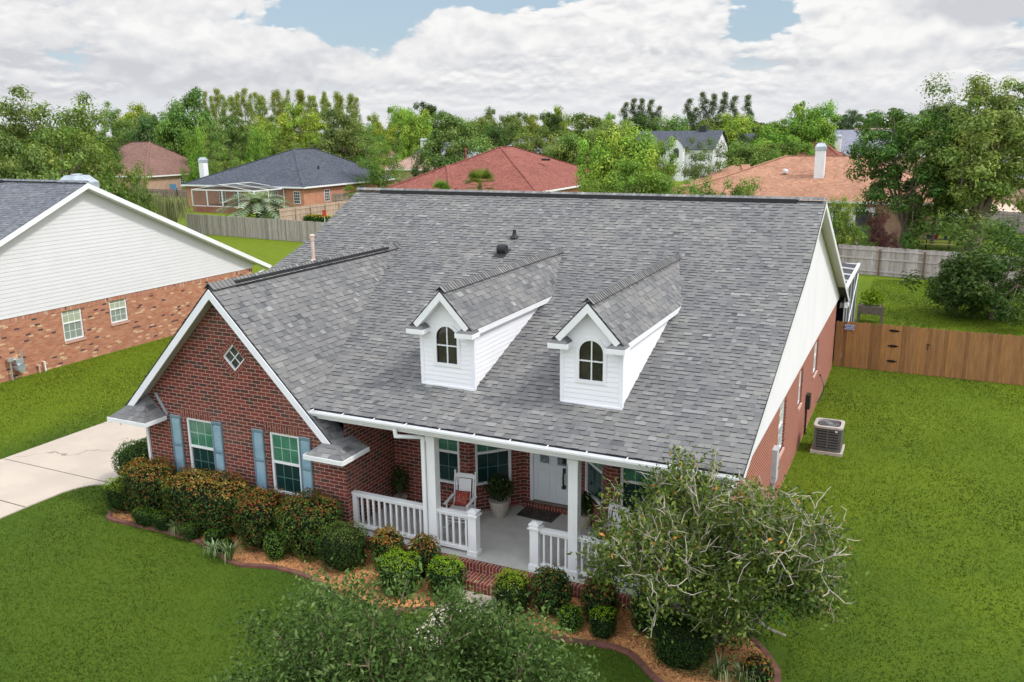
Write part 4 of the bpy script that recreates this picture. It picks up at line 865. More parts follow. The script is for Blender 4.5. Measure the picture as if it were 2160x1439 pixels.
bush('low plant with red leaves on the lawn side of the pale branched tree', 'shrub', (-1.85, 13.35), .30, .28, .55, RED+DKG, DKG, 2.2, .07, 350)
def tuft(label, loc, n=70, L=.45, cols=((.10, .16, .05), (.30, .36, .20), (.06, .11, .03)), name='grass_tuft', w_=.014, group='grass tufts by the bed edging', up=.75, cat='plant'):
    V = []; F = []; C = []
    for i in range(n):
        a = random.uniform(0, 2*PI); l = L*random.uniform(.6, 1.1); k = random.uniform(.25, 1.); d = Vector((math.cos(a), math.sin(a), 0)); b = Vector((-d.y, d.x, 0))*w_
        pts_ = [d*.03+UP*0, d*l*.35*k+UP*l*up*.8, d*l*.75*k+UP*l*up, d*l*1.0*k+UP*l*up*(.75-.5*k)]; i0 = len(V)
        for j, p in enumerate(pts_): q = b*(1-j*.3); V += [p-q, p+q]
        c = random.choice(cols); s = random.uniform(.7, 1.3)
        for j in range(3): F.append((i0+2*j, i0+2*j+1, i0+2*j+3, i0+2*j+2)); C.append([x*s for x in c])
    o = npmesh(name, np.array([tuple(v) for v in V]), np.array(F), LEAF, np.array(C)); o.location = loc; return tag(o, label, cat, group)
for (x, y, l, lb) in ((-15.15, 13.40, .42, 'striped grass tuft before the gold topped photinia'), (-13.62, 12.98, .40, 'striped grass tuft on the edging left of the narrow photinia'), (-13.15, 12.95, .5, 'pale striped grass tuft on the edging before the narrow photinia'), (-17.95, 14.35, .55, 'thin leaved tuft leaning over the driveway edge'), (-2.45, 13.1, .55, 'spidery grass tuft under the pale branched tree'), (-2.05, 13.15, .5, 'smaller spidery grass tuft right of the trunks of the pale branched tree')): tuft(lb, (x, y, .06), 80, l)
# ---- near trees with visible branching
def branchy(base, stems, levels, L0, r0, spread, rng, up=.25, split=(2, 3), bend=.25, decay=.68, droop=0.):
    """returns tube list [(p,q,r0,r1)] and leaf tips [(p,dir)]"""
    tubes, tips, mids = [], [], []
    def grow(p, d, L, r, lv):
        n = 3
        for i in range(n):
            d = (d+Vector(rng.normal(0, bend, 3))*.5+UP*(up*.15-droop*lv*.05)).normalized(); q = p+d*(L/n); r1 = r*(1-.13); tubes.append((p.copy(), q.copy(), r, r1)); p, r = q, r1
            if lv >= levels-2: mids.append((p.copy(), d.copy()))
        if lv == levels: tips.append((p, d)); return
        for _ in range(rng.integers(split[0], split[1]+1)):
            nd = (d+Vector(rng.normal(0, spread, 3))+UP*up).normalized(); grow(p, nd, L*decay*rng.uniform(.75, 1.2), r*.72, lv+1)
    for s_ in stems: grow(Vector(base), Vector(s_).normalized(), L0*rng.uniform(.85, 1.15), r0, 0)
    return tubes, tips, mids
def leafset(pts, per, rad, L, cols, asp=.45, rng=RNG, upb=.6, w=None):
    P = np.array([tuple(p) for p, d in pts]); k = len(P)*per; idx = np.repeat(np.arange(len(P)), per); Q = P[idx]+rng.normal(0, rad, (k, 3)); nn = rndn(k, rng)+np.array([0, 0, upb])
    pw = rng.uniform(.7, 1.3, len(P))[idx]; C = np.array(cols)[rng.choice(len(cols), k, p=w)]*rng.uniform(.7, 1.3, (k, 1))*pw[:, None]; V, F = leafquads(Q, nn, rng.uniform(.7, 1.3, k)*L, asp, rng); return V, F, C
def tree_obj(name, label, cat, loc, tubes, parts, barkm, group=None, rs=6):
    t_ = empty(name, loc, label, cat, group); B = MB()
    for (p, q, a, b) in tubes: B.tube(p, q, a, b, rs if a > .02 else 4, caps=False)
    tr = B.build('trunk', barkm, t_, smooth=True, local=True)
    V = np.vstack([p[0] for p in parts]); off = 0; Fs = []
    for p in parts: Fs.append(p[1]+off); off += len(p[0])
    npmesh('crown', V, np.vstack(Fs), LEAF, np.vstack([p[2] for p in parts]), parent=t_); return t_
rg = np.random.default_rng(21)
st_ = [(math.cos(a)*s, math.sin(a)*s, z) for a, s, z in ((-2.9, .95, .85), (-2.2, .8, 1.0), (2.6, .75, 1.15), (1.4, .7, 1.3), (.5, .85, 1.1), (-.1, .85, 1.2), (-1.2, .6, 1.0), (.9, .3, 1.4), (-2.6, .3, 1.3), (2.0, .4, 1.2))]
tb, tp, md = branchy((0, 0, .15), st_, 5, 1.12, .060, .50, rg, up=.10, split=(2, 3), bend=.30, decay=.70)
okp = lambda p: not (p.z < 1.35 and math.hypot(p.x, p.y) > 1.25) and (p.x*p.x+p.y*p.y) < (1.75+min(1.25, max(0, p.z-.6)*1.1))**2 and p.y > -2.2
tb = [(p, q, max(a, .011), max(b_, .009)) for p, q, a, b_ in tb if okp(q)]; tp = [q_ for q_ in tp if okp(q_[0])]; md = [q_ for q_ in md if okp(q_[0])]
MAGC = [(.105, .145, .030), (.072, .11, .024), (.17, .20, .045), (.27, .29, .06), (.50, .20, .06), (.36, .34, .07)]
leafA = leafset([q_ for q_ in tp if rg.random() < .72], 10, .065, .095, MAGC, .45, rg, .3, [.30, .24, .24, .12, .05, .05]); inner = [m_ for m_ in md if rg.random() < (.9 if m_[0].z < 2.1 else .25)]
for (p_, d_) in tp+[m_ for m_ in md if rg.random() < .35]:      # bare lichened twigs standing clear of the leaves
    for _ in range(2):
        if rg.random() < .82: continue
        a_ = p_.copy(); e_ = (d_+Vector(rg.normal(0, .6, 3))+UP*.35).normalized()
        for k_ in range(3): e_ = (e_+Vector(rg.normal(0, .35, 3))).normalized(); b_ = a_+e_*rg.uniform(.07, .15); tb.append((a_.copy(), b_.copy(), .010-.002*k_, .008-.002*k_)); a_ = b_
leafB = leafset(inner, 13, .16, .095, MAGC[:3], .45, rg, .3)
low_ = [(Vector((rg.uniform(-1, 1)*(.45+.95*z_)+.25*z_, rg.uniform(-1, 1)*(.4+.6*z_), .35+z_*1.5)), UP) for z_ in rg.uniform(0, 1, 300)]; leafC = leafset(low_, 16, .14, .09, [(.045, .085, .022), (.06, .11, .03), (.035, .065, .018)], .45, rg, .3)
tree_obj('tree', 'leggy small tree with pale lichened branches in front of the right porch corner', 'tree', (-2.75, 14.05, 0), tb, [leafA, leafB, leafC], PALEBARK)
rg = np.random.default_rng(5)
tubes, tips, mids = [], [], []
for k in range(9):
    a = 2*PI*k/9; tbx, tpx, mdx = branchy((0, 0, 0), [(math.cos(a)*.55, math.sin(a)*.55, 1.3)], 4, 1.55, .05, .42, rg, up=.22, split=(2, 3), bend=.2, decay=.72); tubes += [(p, q, max(a, .012), max(b_, .010)) for p, q, a, b_ in tbx]; tips += tpx; mids += mdx
CMC = [(.075, .145, .036), (.11, .19, .05), (.055, .11, .028), (.16, .23, .075), (.04, .08, .02)]
tips = [q for q in tips]; zmx = max(p.z for p, d in tips); print('crepe height', zmx, 'tips', len(tips), 'mag tips', len(tp), max(p.z for p, d in tp))
sc = 4.75/zmx
tubes = [(p*sc, q*sc, a*sc, b*sc) for p, q, a, b in tubes]; tips = [(Vector((p.x*sc*1.1, p.y*sc*1.1, p.z*sc)), d) for p, d in tips]; mids = [(p*sc, d) for p, d in mids if p.z*sc > 1.6]
l1 = leafset(tips, 150, .135, .064, CMC, .42, rg, .5); l2 = leafset(mids, 42, .18, .064, CMC[:3], .42, rg, .4)
tree_obj('crepe_myrtle', 'leafy crepe myrtle crown rising from the lower edge of the picture', 'tree', (-4.45, 7.15, 0), tubes, [l1, l2], nmat('crepe_bark', (.30, .22, .15), (.20, .14, .09), 10, .8))
print('plants', len(bpy.data.objects))
# ============================================================ THINGS ON THE PORCH
def rocking_chair(x, y, ang, label):
    t = empty('rocking_chair', (x, y, ZF), label, 'rocking chair', 'white rocking chairs on the porch', rz=ang)
    s = MB(); 
    for k in range(7): s.box(-.25, .25, -.24+k*.07, -.18+k*.07, .40, .42)
    s.build('seat', W_, t, local=True)
    b = MB()
    for sx in (-1, 1): b.tube((sx*.25, .22, .12), (sx*.25, .36, 1.15), .022, n=8); b.tube((sx*.25, .36, 1.15), (sx*.25, .365, 1.19), .03, .012, n=8)
    b.box(-.25, .25, .335, .36, 1.02, 1.10); b.box(-.25, .25, .255, .28, .50, .56)
    b.beam((0, .27, .53), (0, .345, 1.0), .30, .014, up=(0, 1, 0)); b.box(-.20, .20, .336, .359, 1.10, 1.125)
    for x_ in (-.2, .2): b.beam((x_, .27, .53), (x_, .345, 1.05), .03, .012, up=(0, 1, 0))
    b.build('backrest', W_, t, local=True)
    for sx in (-1, 1):
        a = MB(); a.box(sx*.27-.035, sx*.27+.035, -.30, .27, .60, .625); a.build('armrest', W_, t, local=True)
        a = MB(); a.tube((sx*.25, -.24, .08), (sx*.25, -.24, .60), .02, n=8); a.build('leg', W_, t, local=True)
        a = MB(); pv = None
        for i in range(13):
            u = -1+i/6; p = Vector((sx*.25, .05+u*.48, .015+.10*u*u))
            if pv: a.beam(pv, p, .03, .035)
            pv = p
        a.build('rocker', W_, t, local=True)
    for z in (.18, .26, .34):
        for y_ in (-.24, .23): a = MB(); a.tube((-.25, y_, z), (.25, y_, z), .012, n=6); a.build('stretcher', W_, t, local=True)
    return t
rocking_chair(-8.97, 15.95, .15, 'white slatted rocking chair left of the potted plant facing the porch opening')
rocking_chair(-5.35, 15.75, -.35, 'white slatted rocking chair behind the right railing half hidden by twigs')
PIL = bpy.data.materials.new('red_floral_fabric'); pm, t, b = newmat('floral_fabric'); vo = N(t, 'ShaderNodeTexVoronoi'); vo.inputs['Scale'].default_value = 22.; t.links.new(coord(t), vo.inputs[0])
setin(t, b, 'Base Color', ramp(t, vo.outputs['Distance'], ((0, (.40, .32, .22)), (.3, (.34, .035, .03)), (.6, (.24, .02, .02)), (.8, (.40, .25, .12))))); setin(t, b, 'Roughness', .9)
def pillow(x, y, z, ang, label, tilt=.9):
    bm_ = bmesh.new(); n = 12
    vs_ = {}
    for s_ in (1, -1):
        for i in range(n+1):
            for j in range(n+1):
                if s_ < 0 and (i in (0, n) or j in (0, n)): vs_[s_, i, j] = vs_[1, i, j]; continue
                u, v = -1+2*i/n, -1+2*j/n; h = .075*((1-u**4)*(1-v**4))**.6; k = 1-.10*(abs(u)*abs(v))**0*(1-abs(u*v))*.6
                vs_[s_, i, j] = bm_.verts.new((u*.18*(1-.07*(1-v*v)), v*.18*(1-.07*(1-u*u)), s_*h))
        for i in range(n):
            for j in range(n):
                q = [vs_[s_, i, j], vs_[s_, i+1, j], vs_[s_, i+1, j+1], vs_[s_, i, j+1]]; bm_.faces.new(q if s_ > 0 else q[::-1])
    me = bpy.data.meshes.new('pillow'); bm_.to_mesh(me); me.materials.append(pm); o = bpy.data.objects.new('pillow', me); COL.objects.link(o)
    for p in me.polygons: p.use_smooth = True
    o.location = (x, y, z); o.rotation_euler = (tilt, 0, ang); tag(o, label, 'pillow', 'patterned red pillows')
pillow(-8.99, 16.06, ZF+.60, .15, 'red floral pillow upright on the rocking chair left of the potted plant', 1.15)
pillow(-5.32, 15.78, ZF+.50, -.35, 'red pillow lying in the rocking chair behind the right railing', .25)
def potted(x, y, z, label, r=.24, h=.42, lh=.75, cols=DKG[:4], n=420, lr=.34, potm=None, name='potted_plant', leaf=.11):
    t = empty(name, (x, y, z), label, 'potted plant'); P = MB()
    P.lathe([(0, 0), (r*.62, 0), (r*.85, h*.45), (r, h*.88), (r*1.08, h*.9), (r*1.08, h), (r*.92, h), (r*.9, h*.9), (0, h*.9)], n=24)
    P.build('pot', potm or nmat('ribbed_stone_pot', (.34, .30, .26), (.42, .38, .33), 14, .8, .01), t, smooth=True, local=True)
    k = n; c = rndn(k)*RNG.uniform(.35, 1, (k, 1))*np.array([lr, lr, lh*.42])+np.array([0, 0, h+lh*.42]); V, F = leafquads(c, rndn(k)+np.array([0, 0, .8]), RNG.uniform(.7, 1.3, k)*leaf, .55); C = np.array(cols)[RNG.integers(0, len(cols), k)]*RNG.uniform(.6, 1.3, (k, 1))
    B = MB()
    for i in range(9): a = 2*PI*i/9; B.tube((0, 0, h*.85), (math.cos(a)*lr*.6, math.sin(a)*lr*.6, h+lh*.55), .012, .005, 5)
    B.build('stem', BARK, t, local=True)
    npmesh('foliage', V, F, LEAF, C, parent=t); return t
potted(-8.36, 16.72, ZF, 'leafy dark green plant in a round stone pot beside the front door')
potted(-10.82, 16.28, ZF, 'dark green bushy plant in the brick corner behind the left railing', r=.16, h=.24, lh=1.0, lr=.24, n=520, leaf=.07)
potted(-6.35, 17.05, ZF, 'dark plant half hidden behind the second column by the door', r=.17, h=.3, lh=.65, lr=.26, n=300)
mtm, t, b = newmat('patterned_doormat'); f = noise(t, coord(t), 60, 3, .7); vo = N(t, 'ShaderNodeTexVoronoi'); vo.inputs['Scale'].default_value = 14; t.links.new(coord(t), vo.inputs[0])
setin(t, b, 'Base Color', mixc(t, sstep(t, vo.outputs['Distance'], .25, .5), mixc(t, f, (.10, .05, .035), (.16, .09, .06)), (.035, .028, .028))); setin(t, b, 'Roughness', .95)
dm = MB(); dm.box(-.46, .46, -.29, .29, .002, .018); e = .05
tmat = empty('door_mat', (-7.56, 17.20, ZF), 'dark patterned doormat with a black rubber border before the white front door', 'doormat', rz=-.05)
dm = MB(); dm.box(-.40, .40, -.24, .24, .006, .016); dm.build('mat_field', mtm, tmat, local=True)
dm = MB(); dm.box(-.46, .46, -.30, .30, .001, .012); dm.build('mat_border', BLACK, tmat, local=True)
# ---- air conditioner
ac = empty('air_conditioner', (-1.95, 25.45, 0), 'dark grey outdoor air conditioner on a concrete pad beside the house', 'air conditioner')
ACD = nmat('dark_grey_louvre', (.10, .092, .09), (.13, .12, .118), 4, .5); ACT = nmat('beige_cover', (.46, .41, .37), (.40, .36, .32), 3, .5)
p = MB(); p.box(-.44, .44, -.44, .44, 0, .09); p.build('pad', CONC, ac, local=True)
def rsq(a, c, n=5):
    o_ = []
    for cx_, cy_, s0 in ((a-c, a-c, 0), (-(a-c), a-c, 1), (-(a-c), -(a-c), 2), (a-c, -(a-c), 3)):
        for i in range(n+1): an_ = PI/2*(s0+i/n); o_.append((cx_+c*math.cos(an_), cy_+c*math.sin(an_)))
    return o_
def prism(mb, pts_, z0, z1, top=True):
    for i in range(len(pts_)): a, b_ = pts_[i], pts_[(i+1) % len(pts_)]; mb.poly([(*a, z0), (*b_, z0), (*b_, z1), (*a, z1)])
    if top: mb.poly([(*q, z1) for q in pts_])
p = MB(); prism(p, rsq(.36, .12), .10, .78); p.build('coil_core', nmat('coil_black', (.018, .018, .02), (.03, .03, .03), 20, .6), ac, local=True)
p = MB()
for k in range(8): prism(p, rsq(.385, .13), .15+k*.08, .15+k*.08+.035)
prism(p, rsq(.39, .13), .10, .14)
for sx in (-1, 1):
    for sy in (-1, 1): p.box(sx*.335-.035, sx*.335+.035, sy*.335-.035, sy*.335+.035, .10, .79)
    p.box(-.02, .02, sx*.375, sx*.395+.003*sx, .14, .79) if sx > 0 else p.box(-.02, .02, -.398, -.375, .14, .79); p.box(sx*.378-.012, sx*.378+.012, -.02, .02, .14, .79)
p.build('louvred_case', ACD, ac, local=True)
p = MB(); R1, R2 = rsq(.405, .14), [(x*.78, y*.78) for x, y in rsq(.405, .2)]
for i in range(len(R1)):
    j = (i+1) % len(R1); p.poly([(*R1[i], .78), (*R1[j], .78), (*R1[j], .84), (*R1[i], .84)]); p.poly([(*R1[i], .84), (*R1[j], .84), (*R2[j], .845), (*R2[i], .845)]); p.poly([(*R2[i], .845), (*R2[j], .845), (*R2[j], .79), (*R2[i], .79)])
p.build('top_cover', ACT, ac, local=True)
p = MB()
for k in range(9):
    r_ = .06+k*.028; pv = None
    for i in range(25): a = 2*PI*i/24; q = Vector((r_*math.cos(a), r_*math.sin(a), .835)); (p.tube(pv, q, .004, n=4, caps=False) if pv is not None else None); pv = q
for i in range(12): a = 2*PI*i/12; p.tube((0, 0, .836), (.31*math.cos(a), .31*math.sin(a), .836), .004, n=4)
p.lathe([(0, .85), (.09, .845), (.10, .83), (0, .83)], n=20)
p.build('fan_guard', nmat('grey_guard', (.12, .12, .13), (.2, .2, .2), 5, .5), ac, local=True)
p = MB()
for i in range(4): a = PI/2*i+.3; d1 = Vector((math.cos(a), math.sin(a), 0)); d2 = Vector((-d1.y, d1.x, 0)); p.poly([d1*.06+UP*.805, d1*.28-d2*.07+UP*.795, d1*.28+d2*.09+UP*.82, d1*.06+d2*.04+UP*.81])
p.build('fan_blade', ACD, ac, local=True)
p = MB(); p.box(.20, .27, -.402, -.399, .70, .75); p.build('sticker', W_, ac, local=True)
# ============================================================ FENCES
WOODP, t, b = newmat('weathered_board'); 
def woodmat(name, stops, streak=.5):
    mt, t, b = newmat(name); a = N(t, 'ShaderNodeAttribute', attribute_name='tint'); c = ramp(t, a.outputs['Fac'], stops)
    s = N(t, 'ShaderNodeSeparateXYZ'); t.links.new(coord(t, 'UV'), s.inputs[0]); f = noise(t, vec(t, mth(t, 'MULTIPLY', s.outputs[0], 22.), mth(t, 'MULTIPLY', s.outputs[1], 1.6), a.outputs['Fac']), 1., 5, .65)
    c = mixc(t, streak, c, mixc(t, sstep(t, f, .3, .7), (.55, .52, .50), (1.35, 1.32, 1.3)), 'MULTIPLY'); setin(t, b, 'Base Color', c); setin(t, b, 'Roughness', .9); bump(t, b, f, .006); return mt
BROWNW = woodmat('stained_brown_board', ((0, (.18, .080, .030)), (.3, (.26, .120, .046)), (.6, (.32, .155, .062)), (.85, (.37, .17, .052)), (1, (.46, .165, .038))))
GREYW = woodmat('weathered_grey_board', ((0, (.28, .235, .23)), (.5, (.39, .34, .33)), (1, (.50, .45, .44))), .55)
DGREYW = woodmat('old_grey_board', ((0, (.26, .225, .205)), (.4, (.40, .355, .325)), (1, (.54, .49, .46))), .6)
TANW = woodmat('tan_board', ((0, (.32, .23, .17)), (.5, (.42, .31, .24)), (1, (.50, .39, .31))), .5)
DBRW = woodmat('dark_brown_board', ((0, (.15, .115, .09)), (.5, (.23, .18, .14)), (1, (.31, .245, .20))), .6)
def fence(name, label, A, B, h, mat, bay=2.44, bw=.14, post_side=-1, posts=True, z=0., group=None, postm=None, seed=1, gate=None, rails=True):
    A, B = Vector((*A, z)), Vector((*B, z)); d = (B-A); L = d.length; d.normalize(); nrm = Vector((d.y, -d.x, 0))*(-post_side)
    root = empty(name, A, label, 'fence', group); rr = random.Random(seed); nb_ = max(1, round(L/bay)); bay = L/nb_
    for k in range(nb_):
        P_ = MB(); P_.fr = (A+d*bay*k, d, Vector((d.y, -d.x, 0))); x = 0; s_ = post_side
        ng = gate and gate[0] <= k < gate[1]
        while x < bay-.01:
            w_ = min(bw, bay-x)-.006; hh = h+rr.uniform(-.02, .02); tt = min(1, max(0, rr.gauss(.5, .22))); c_ = .03; y0, y1 = -.01, .01
            o_ = [(x, 0), (x+w_, 0), (x+w_, hh-c_), (x+w_-c_, hh), (x+c_, hh), (x, hh-c_)]
            P_.poly([(a, y1, b_) for a, b_ in o_], 0, tt); P_.poly([(a, y0, b_) for a, b_ in o_][::-1], 0, tt)
            for i in (2, 3, 4): a, b_ = o_[i], o_[(i+1) % 6]; P_.poly([(a[0], y0, a[1]), (b_[0], y0, b_[1]), (b_[0], y1, b_[1]), (a[0], y1, a[1])], 0, tt)
            x += bw
        if rails:
            for zz in (.22, h*.55, h-.28): P_.box(0, bay, *(sorted((s_*.012, s_*.055))), zz, zz+.09, 0, rr.uniform(.5, .9))
        P_.build('gate_panel' if ng else 'fence_panel', mat, root)
    if posts:
        for k in range(nb_+1):
            Q = MB(); Q.fr = (A+d*bay*k, d, Vector((d.y, -d.x, 0))); s_ = post_side; y = sorted((s_*.056, s_*.15)); Q.box(-.05, .05, y[0], y[1], 0, h-.12, 0, .35); Q.build('post', postm or mat, root)
    return root
fb_ = fence('wooden_fence', 'stained brown board fence with a hinged gate running from the red side wall', (XW+.02, 35.33), (9.43, 34.95), 1.83, BROWNW, post_side=-1, posts=False, seed=4, gate=(1, 2))
for zz in (.42, 1.02, 1.62):
    H = MB(); x = -.65; y = 35.24; H.box(x-.045, x+.045, y-.02, y, zz-.05, zz+.05)
    for sx in (-1, 1): H.poly([(x+sx*.045, y-.015, zz-.045), (x+sx*.19, y-.015, zz-.008), (x+sx*.19, y-.015, zz+.008), (x+sx*.045, y-.015, zz+.045)]); H.poly([(x+sx*.045, y-.015, zz-.045), (x+sx*.045, y-.015, zz+.045), (x+sx*.19, y-.015, zz+.008), (x+sx*.19, y-.015, zz-.008)])
    H.build('hinge', BLACK, fb_)
H = MB(); H.box(.50, .66, 35.20, 35.235, 1.18, 1.205); H.box(.54, .57, 35.19, 35.235, 1.0, 1.24); H.build('latch', BLACK, fb_)
# small warning sign: white letters too small to read, laid out as in the photo
sg = empty('fence_sign', (-2.25, 35.235, 1.62), 'small blue and white sign near the house end of the brown fence', 'sign')
q = MB(); q.box(-.17, .17, -.012, 0, -.10, .10); q.build('board', nmat('white_sign', (.75, .77, .8), (.7, .72, .76), 5, .5), sg, local=True)
q = MB(); q.box(-.165, .165, -.016, -.0125, -.045, .045); q.build('blue_band', nmat('sign_blue', (.02, .04, .26), (.03, .06, .32), 5, .5), sg, local=True)
q = MB()
for row, (z_, col_) in enumerate(((.075, 0), (.0, 1), (-.075, 0))):
    x = -.14
    while x < .14: w_ = random.uniform(.015, .035); q.box(x, x+w_, -.0195, -.0165 if col_ else -.0125, z_-.016, z_+.016, col_); x += w_+.012
q.build('lettering', [nmat('sign_blue_ink', (.03, .05, .25), (.05, .08, .3), 5, .5), nmat('sign_white_ink', (.8, .8, .85), (.7, .7, .8), 5, .5)], sg, local=True)
fence('wooden_fence', 'weathered grey board fence with rails and posts across the back of the right garden', (-4.9, 59.6), (10.5, 56.3), 1.83, GREYW, post_side=1, seed=5, postm=woodmat('brown_post', ((0, (.16, .10, .06)), (1, (.22, .14, .09)))))
fence('wooden_fence', 'old streaked grey fence behind the white gabled house and the left lawn', (-63.9, 61.6), (-40., 58.8), 1.85, DGREYW, post_side=1, posts=False, seed=6, rails=False)
fence('wooden_fence', 'pale tan fence with posts running back beside the palm', (-59.4, 69.6), (-59.3, 87.), 1.75, TANW, post_side=1, seed=7)
fence('wooden_fence', 'dark brown fence along the back of the far play garden', (-116, 90.5), (-88.2, 88.), 1.85, DBRW, post_side=1, seed=8)
fence('wooden_fence', 'low dark fence close to the orange brick wall of the dark roofed house', (-66.5, 88.), (-61.0, 98.), 1.9, DBRW, post_side=1, seed=9)
fence('wooden_fence', 'short weathered fence at the right edge before the far street', (4.9, 88.5), (12., 85.), 1.85, GREYW, post_side=1, seed=10)
fence('wooden_fence', 'tall grey brown fence beyond the far driveway at the right edge', (8.5, 128.), (22., 126.), 1.9, DBRW, post_side=1, posts=False, seed=11)
# ============================================================ NEIGHBOUR WITH THE WHITE GABLE
nb = empty('gabled_house', (-40, 25, 0), 'neighbouring house with a big white sided gable over speckled orange brick', 'house')
NX, AY, AZ, sN = -31.5, 24.9, 7.32, .462
FRN = (Vector((NX, 0, 0)), YY, XX); y0_, y1_ = 14.6, 34.5; nh = [(23.22, 24.16, .95, 2.40), (25.55, 26.45, 1.22, 2.40)]
m = MB(); wall(m, FRN, y0_, y1_, 0, 2.42, nh, .09); m.poly([(NX, y1_, 0), (-58, y1_, 0), (-58, y1_, 2.42), (NX, y1_, 2.42)]); m.poly([(NX, y0_, 0), (NX, y0_, 2.42), (-58, y0_, 2.42), (-58, y0_, 0)]); nwl = m.build('wall', NBRICK, nb)
m = MB(); h = MB(); h.fr = FRN; h.poly([(y0_, .005, 2.21), (y1_, .005, 2.21), (y1_, .005, 2.42), (y0_, .005, 2.42)], uv=[(2.21, y0_), (2.21, y1_), (2.42, y1_), (2.42, y0_)]); h.build('brick_header', brickmat('speckled_soldier', ((0, (.46, .21, .14)), (.5, (.40, .16, .10)), (.8, (.56, .36, .26)), (.92, (.10, .06, .06))), (.44, .24, .16), bw=.25, bh=.078, stain=.1), nwl)
for q in nh:
    window(nb, FRN, q[0]+.01, q[1]-.01, q[2]+.01, q[3]-.01, PALE_GL, PALE_GL2); s = MB(); s.fr = FRN; s.box(q[0]-.04, q[1]+.04, -.06, .05, q[2]-.09, q[2]); s.build('brick_sill', nmat('pink_sill', (.58, .33, .27), (.50, .27, .2), 6, .8), nwl)
m = MB(); zt = lambda y: AZ-.12-sN*abs(y-AY)
lap(m, Vector((NX+.012, 0, 0)), YY, UP, [[(y0_-.1, 2.43), (y1_+.1, 2.43), (y1_+.1, zt(y1_+.1)), (AY, zt(AY)), (y0_-.1, 2.45)]], .16, .012); m.box(NX, NX+.03, y0_, y1_, 2.40, 2.43)
m.build('gable_siding', sidingmat('white_gable_siding', (.66, .65, .66), 40.), nb)
NROOF = farroof('blue_grey_roof', (.115, .125, .145), (.16, .17, .19), (.21, .22, .235))
m = MB(); XO_ = NX+.42
shingles(m, Vector((-60, 14.2, AZ-sN*(AY-14.2))), XX, Vector((0, 1, sN)), [[(18.5, 2.5), (60+XO_, 2.5), (60+XO_, (AY-14.2)*math.sqrt(1+sN*sN)), (18.5, (AY-14.2)*math.sqrt(1+sN*sN))]], lift=.016)
slab(m, [(-60, 14.2, AZ-sN*(AY-14.2)-.004), (XO_, 14.2, AZ-sN*(AY-14.2)-.004), (XO_, AY, AZ-.004), (-60, AY, AZ-.004)], .06, 0); slab(m, [(-60, AY, AZ), (XO_, AY, AZ), (XO_, 35.4, AZ-sN*(35.4-AY)), (-60, 35.4, AZ-sN*(35.4-AY))], .06, 0)
NG = shinglemat('blue_grey_shingle', ((0, (.095, .103, .125)), (.5, (.145, .153, .172)), (1, (.22, .225, .24)))); nro = m.build('roof', [NG, EDGE], nb)
m = MB(); cap(m, (-60, AY, AZ+.05), (XO_, AY, AZ+.05), .45, .14); m.build('ridge_cap', [NG, EDGE], nro); m = MB(); m.box(-60, -36.2, AY-.18, AY+.18, AZ-.08, AZ+.06); m.build('ridge_vent', BLACKV, nro)
m = MB()
for (ya, yb_) in ((AY, 14.15), (AY, 35.5)):
    s_ = 1 if yb_ > ya else -1; P = lambda y, z, x: Vector((x, y, AZ-sN*abs(y-AY)+z)); x1, x0 = XO_+.02, XO_-.01
    m.poly([P(ya, -.22, x1), P(yb_, -.22, x1), P(yb_, -.01, x1), P(ya, -.01, x1)]); m.poly([P(ya, -.22, NX+.03), P(yb_, -.22, NX+.03), P(yb_, -.22, x1), P(ya, -.22, x1)]); m.poly([P(ya, -.01, x1), P(yb_, -.01, x1), P(yb_, -.01, x0), P(ya, -.01, x0)]); m.poly([P(yb_, -.22, x0-.3), P(yb_, -.22, x1), P(yb_, -.01, x1), P(yb_, -.01, x0-.3)])
m.build('rake_board', W_, nb)
m = MB(); m.tube((-31.25, 35.15, 2.25), (-31.45, 34.6, 2.0), .05, n=8); m.box(NX+.02, NX+.10, 34.35, 34.43, 0, 2.05); m.build('downspout', W_, nb)
m = MB(); a0 = [(-34.3, 25.9), (-33.1, 25.9), (-33.1, 27.1), (-34.3, 27.1)]; a1 = [(-34.05, 26.15), (-33.35, 26.15), (-33.35, 26.85), (-34.05, 26.85)]
for i in range(4): p, q, p1, q1 = a0[i], a0[(i+1) % 4], a1[i], a1[(i+1) % 4]; m.poly([(*p, 6.3), (*q, 6.3), (*q, 7.22), (*p, 7.22)]); m.poly([(*p, 7.22), (*q, 7.22), (*q1, 7.52), (*p1, 7.52)])
m.poly([(*p, 7.52) for p in a1]); m.lathe([(.2, 0), (.2, .03), (.24, .035), (.22, .06), (0, .07)], (-33.7, 26.5, 7.52), 14); m.build('chimney_cap', STEEL, nb)
m = MB(); x = NX+.18; m.tube((x, 20.65, 0), (x, 20.65, .80), .03, n=8); m.tube((x, 20.65, .80), (x, 20.9, .80), .03, n=8); m.tube((NX+.05, 21.0, .45), (NX+.32, 21.0, .45), .17, n=14); m.box(NX+.02, NX+.25, 20.85, 21.15, .60, .78); m.tube((x, 21.15, .70), (x, 21.15, 1.15), .025, n=8); m.lathe([(.10, 0), (.10, .12), (0, .14)], (x, 20.65, .78), 12)
m.build('gas_meter', STEEL, nb)
m = MB(); m.tube((NX+.12, 21.85, 0), (NX+.12, 21.85, .32), .03, n=8); m.tube((NX, 21.85, .3), (NX+.16, 21.85, .3), .05, n=8); m.build('tap', PVC, nb); m = MB(); m.tube((NX+.14, 22.1, 0), (NX+.14, 22.1, .40), .03, n=8); m.tube((NX, 22.1, .40), (NX+.14, 22.1, .40), .03, n=8); m.build('drain_pipe', W_, nb)
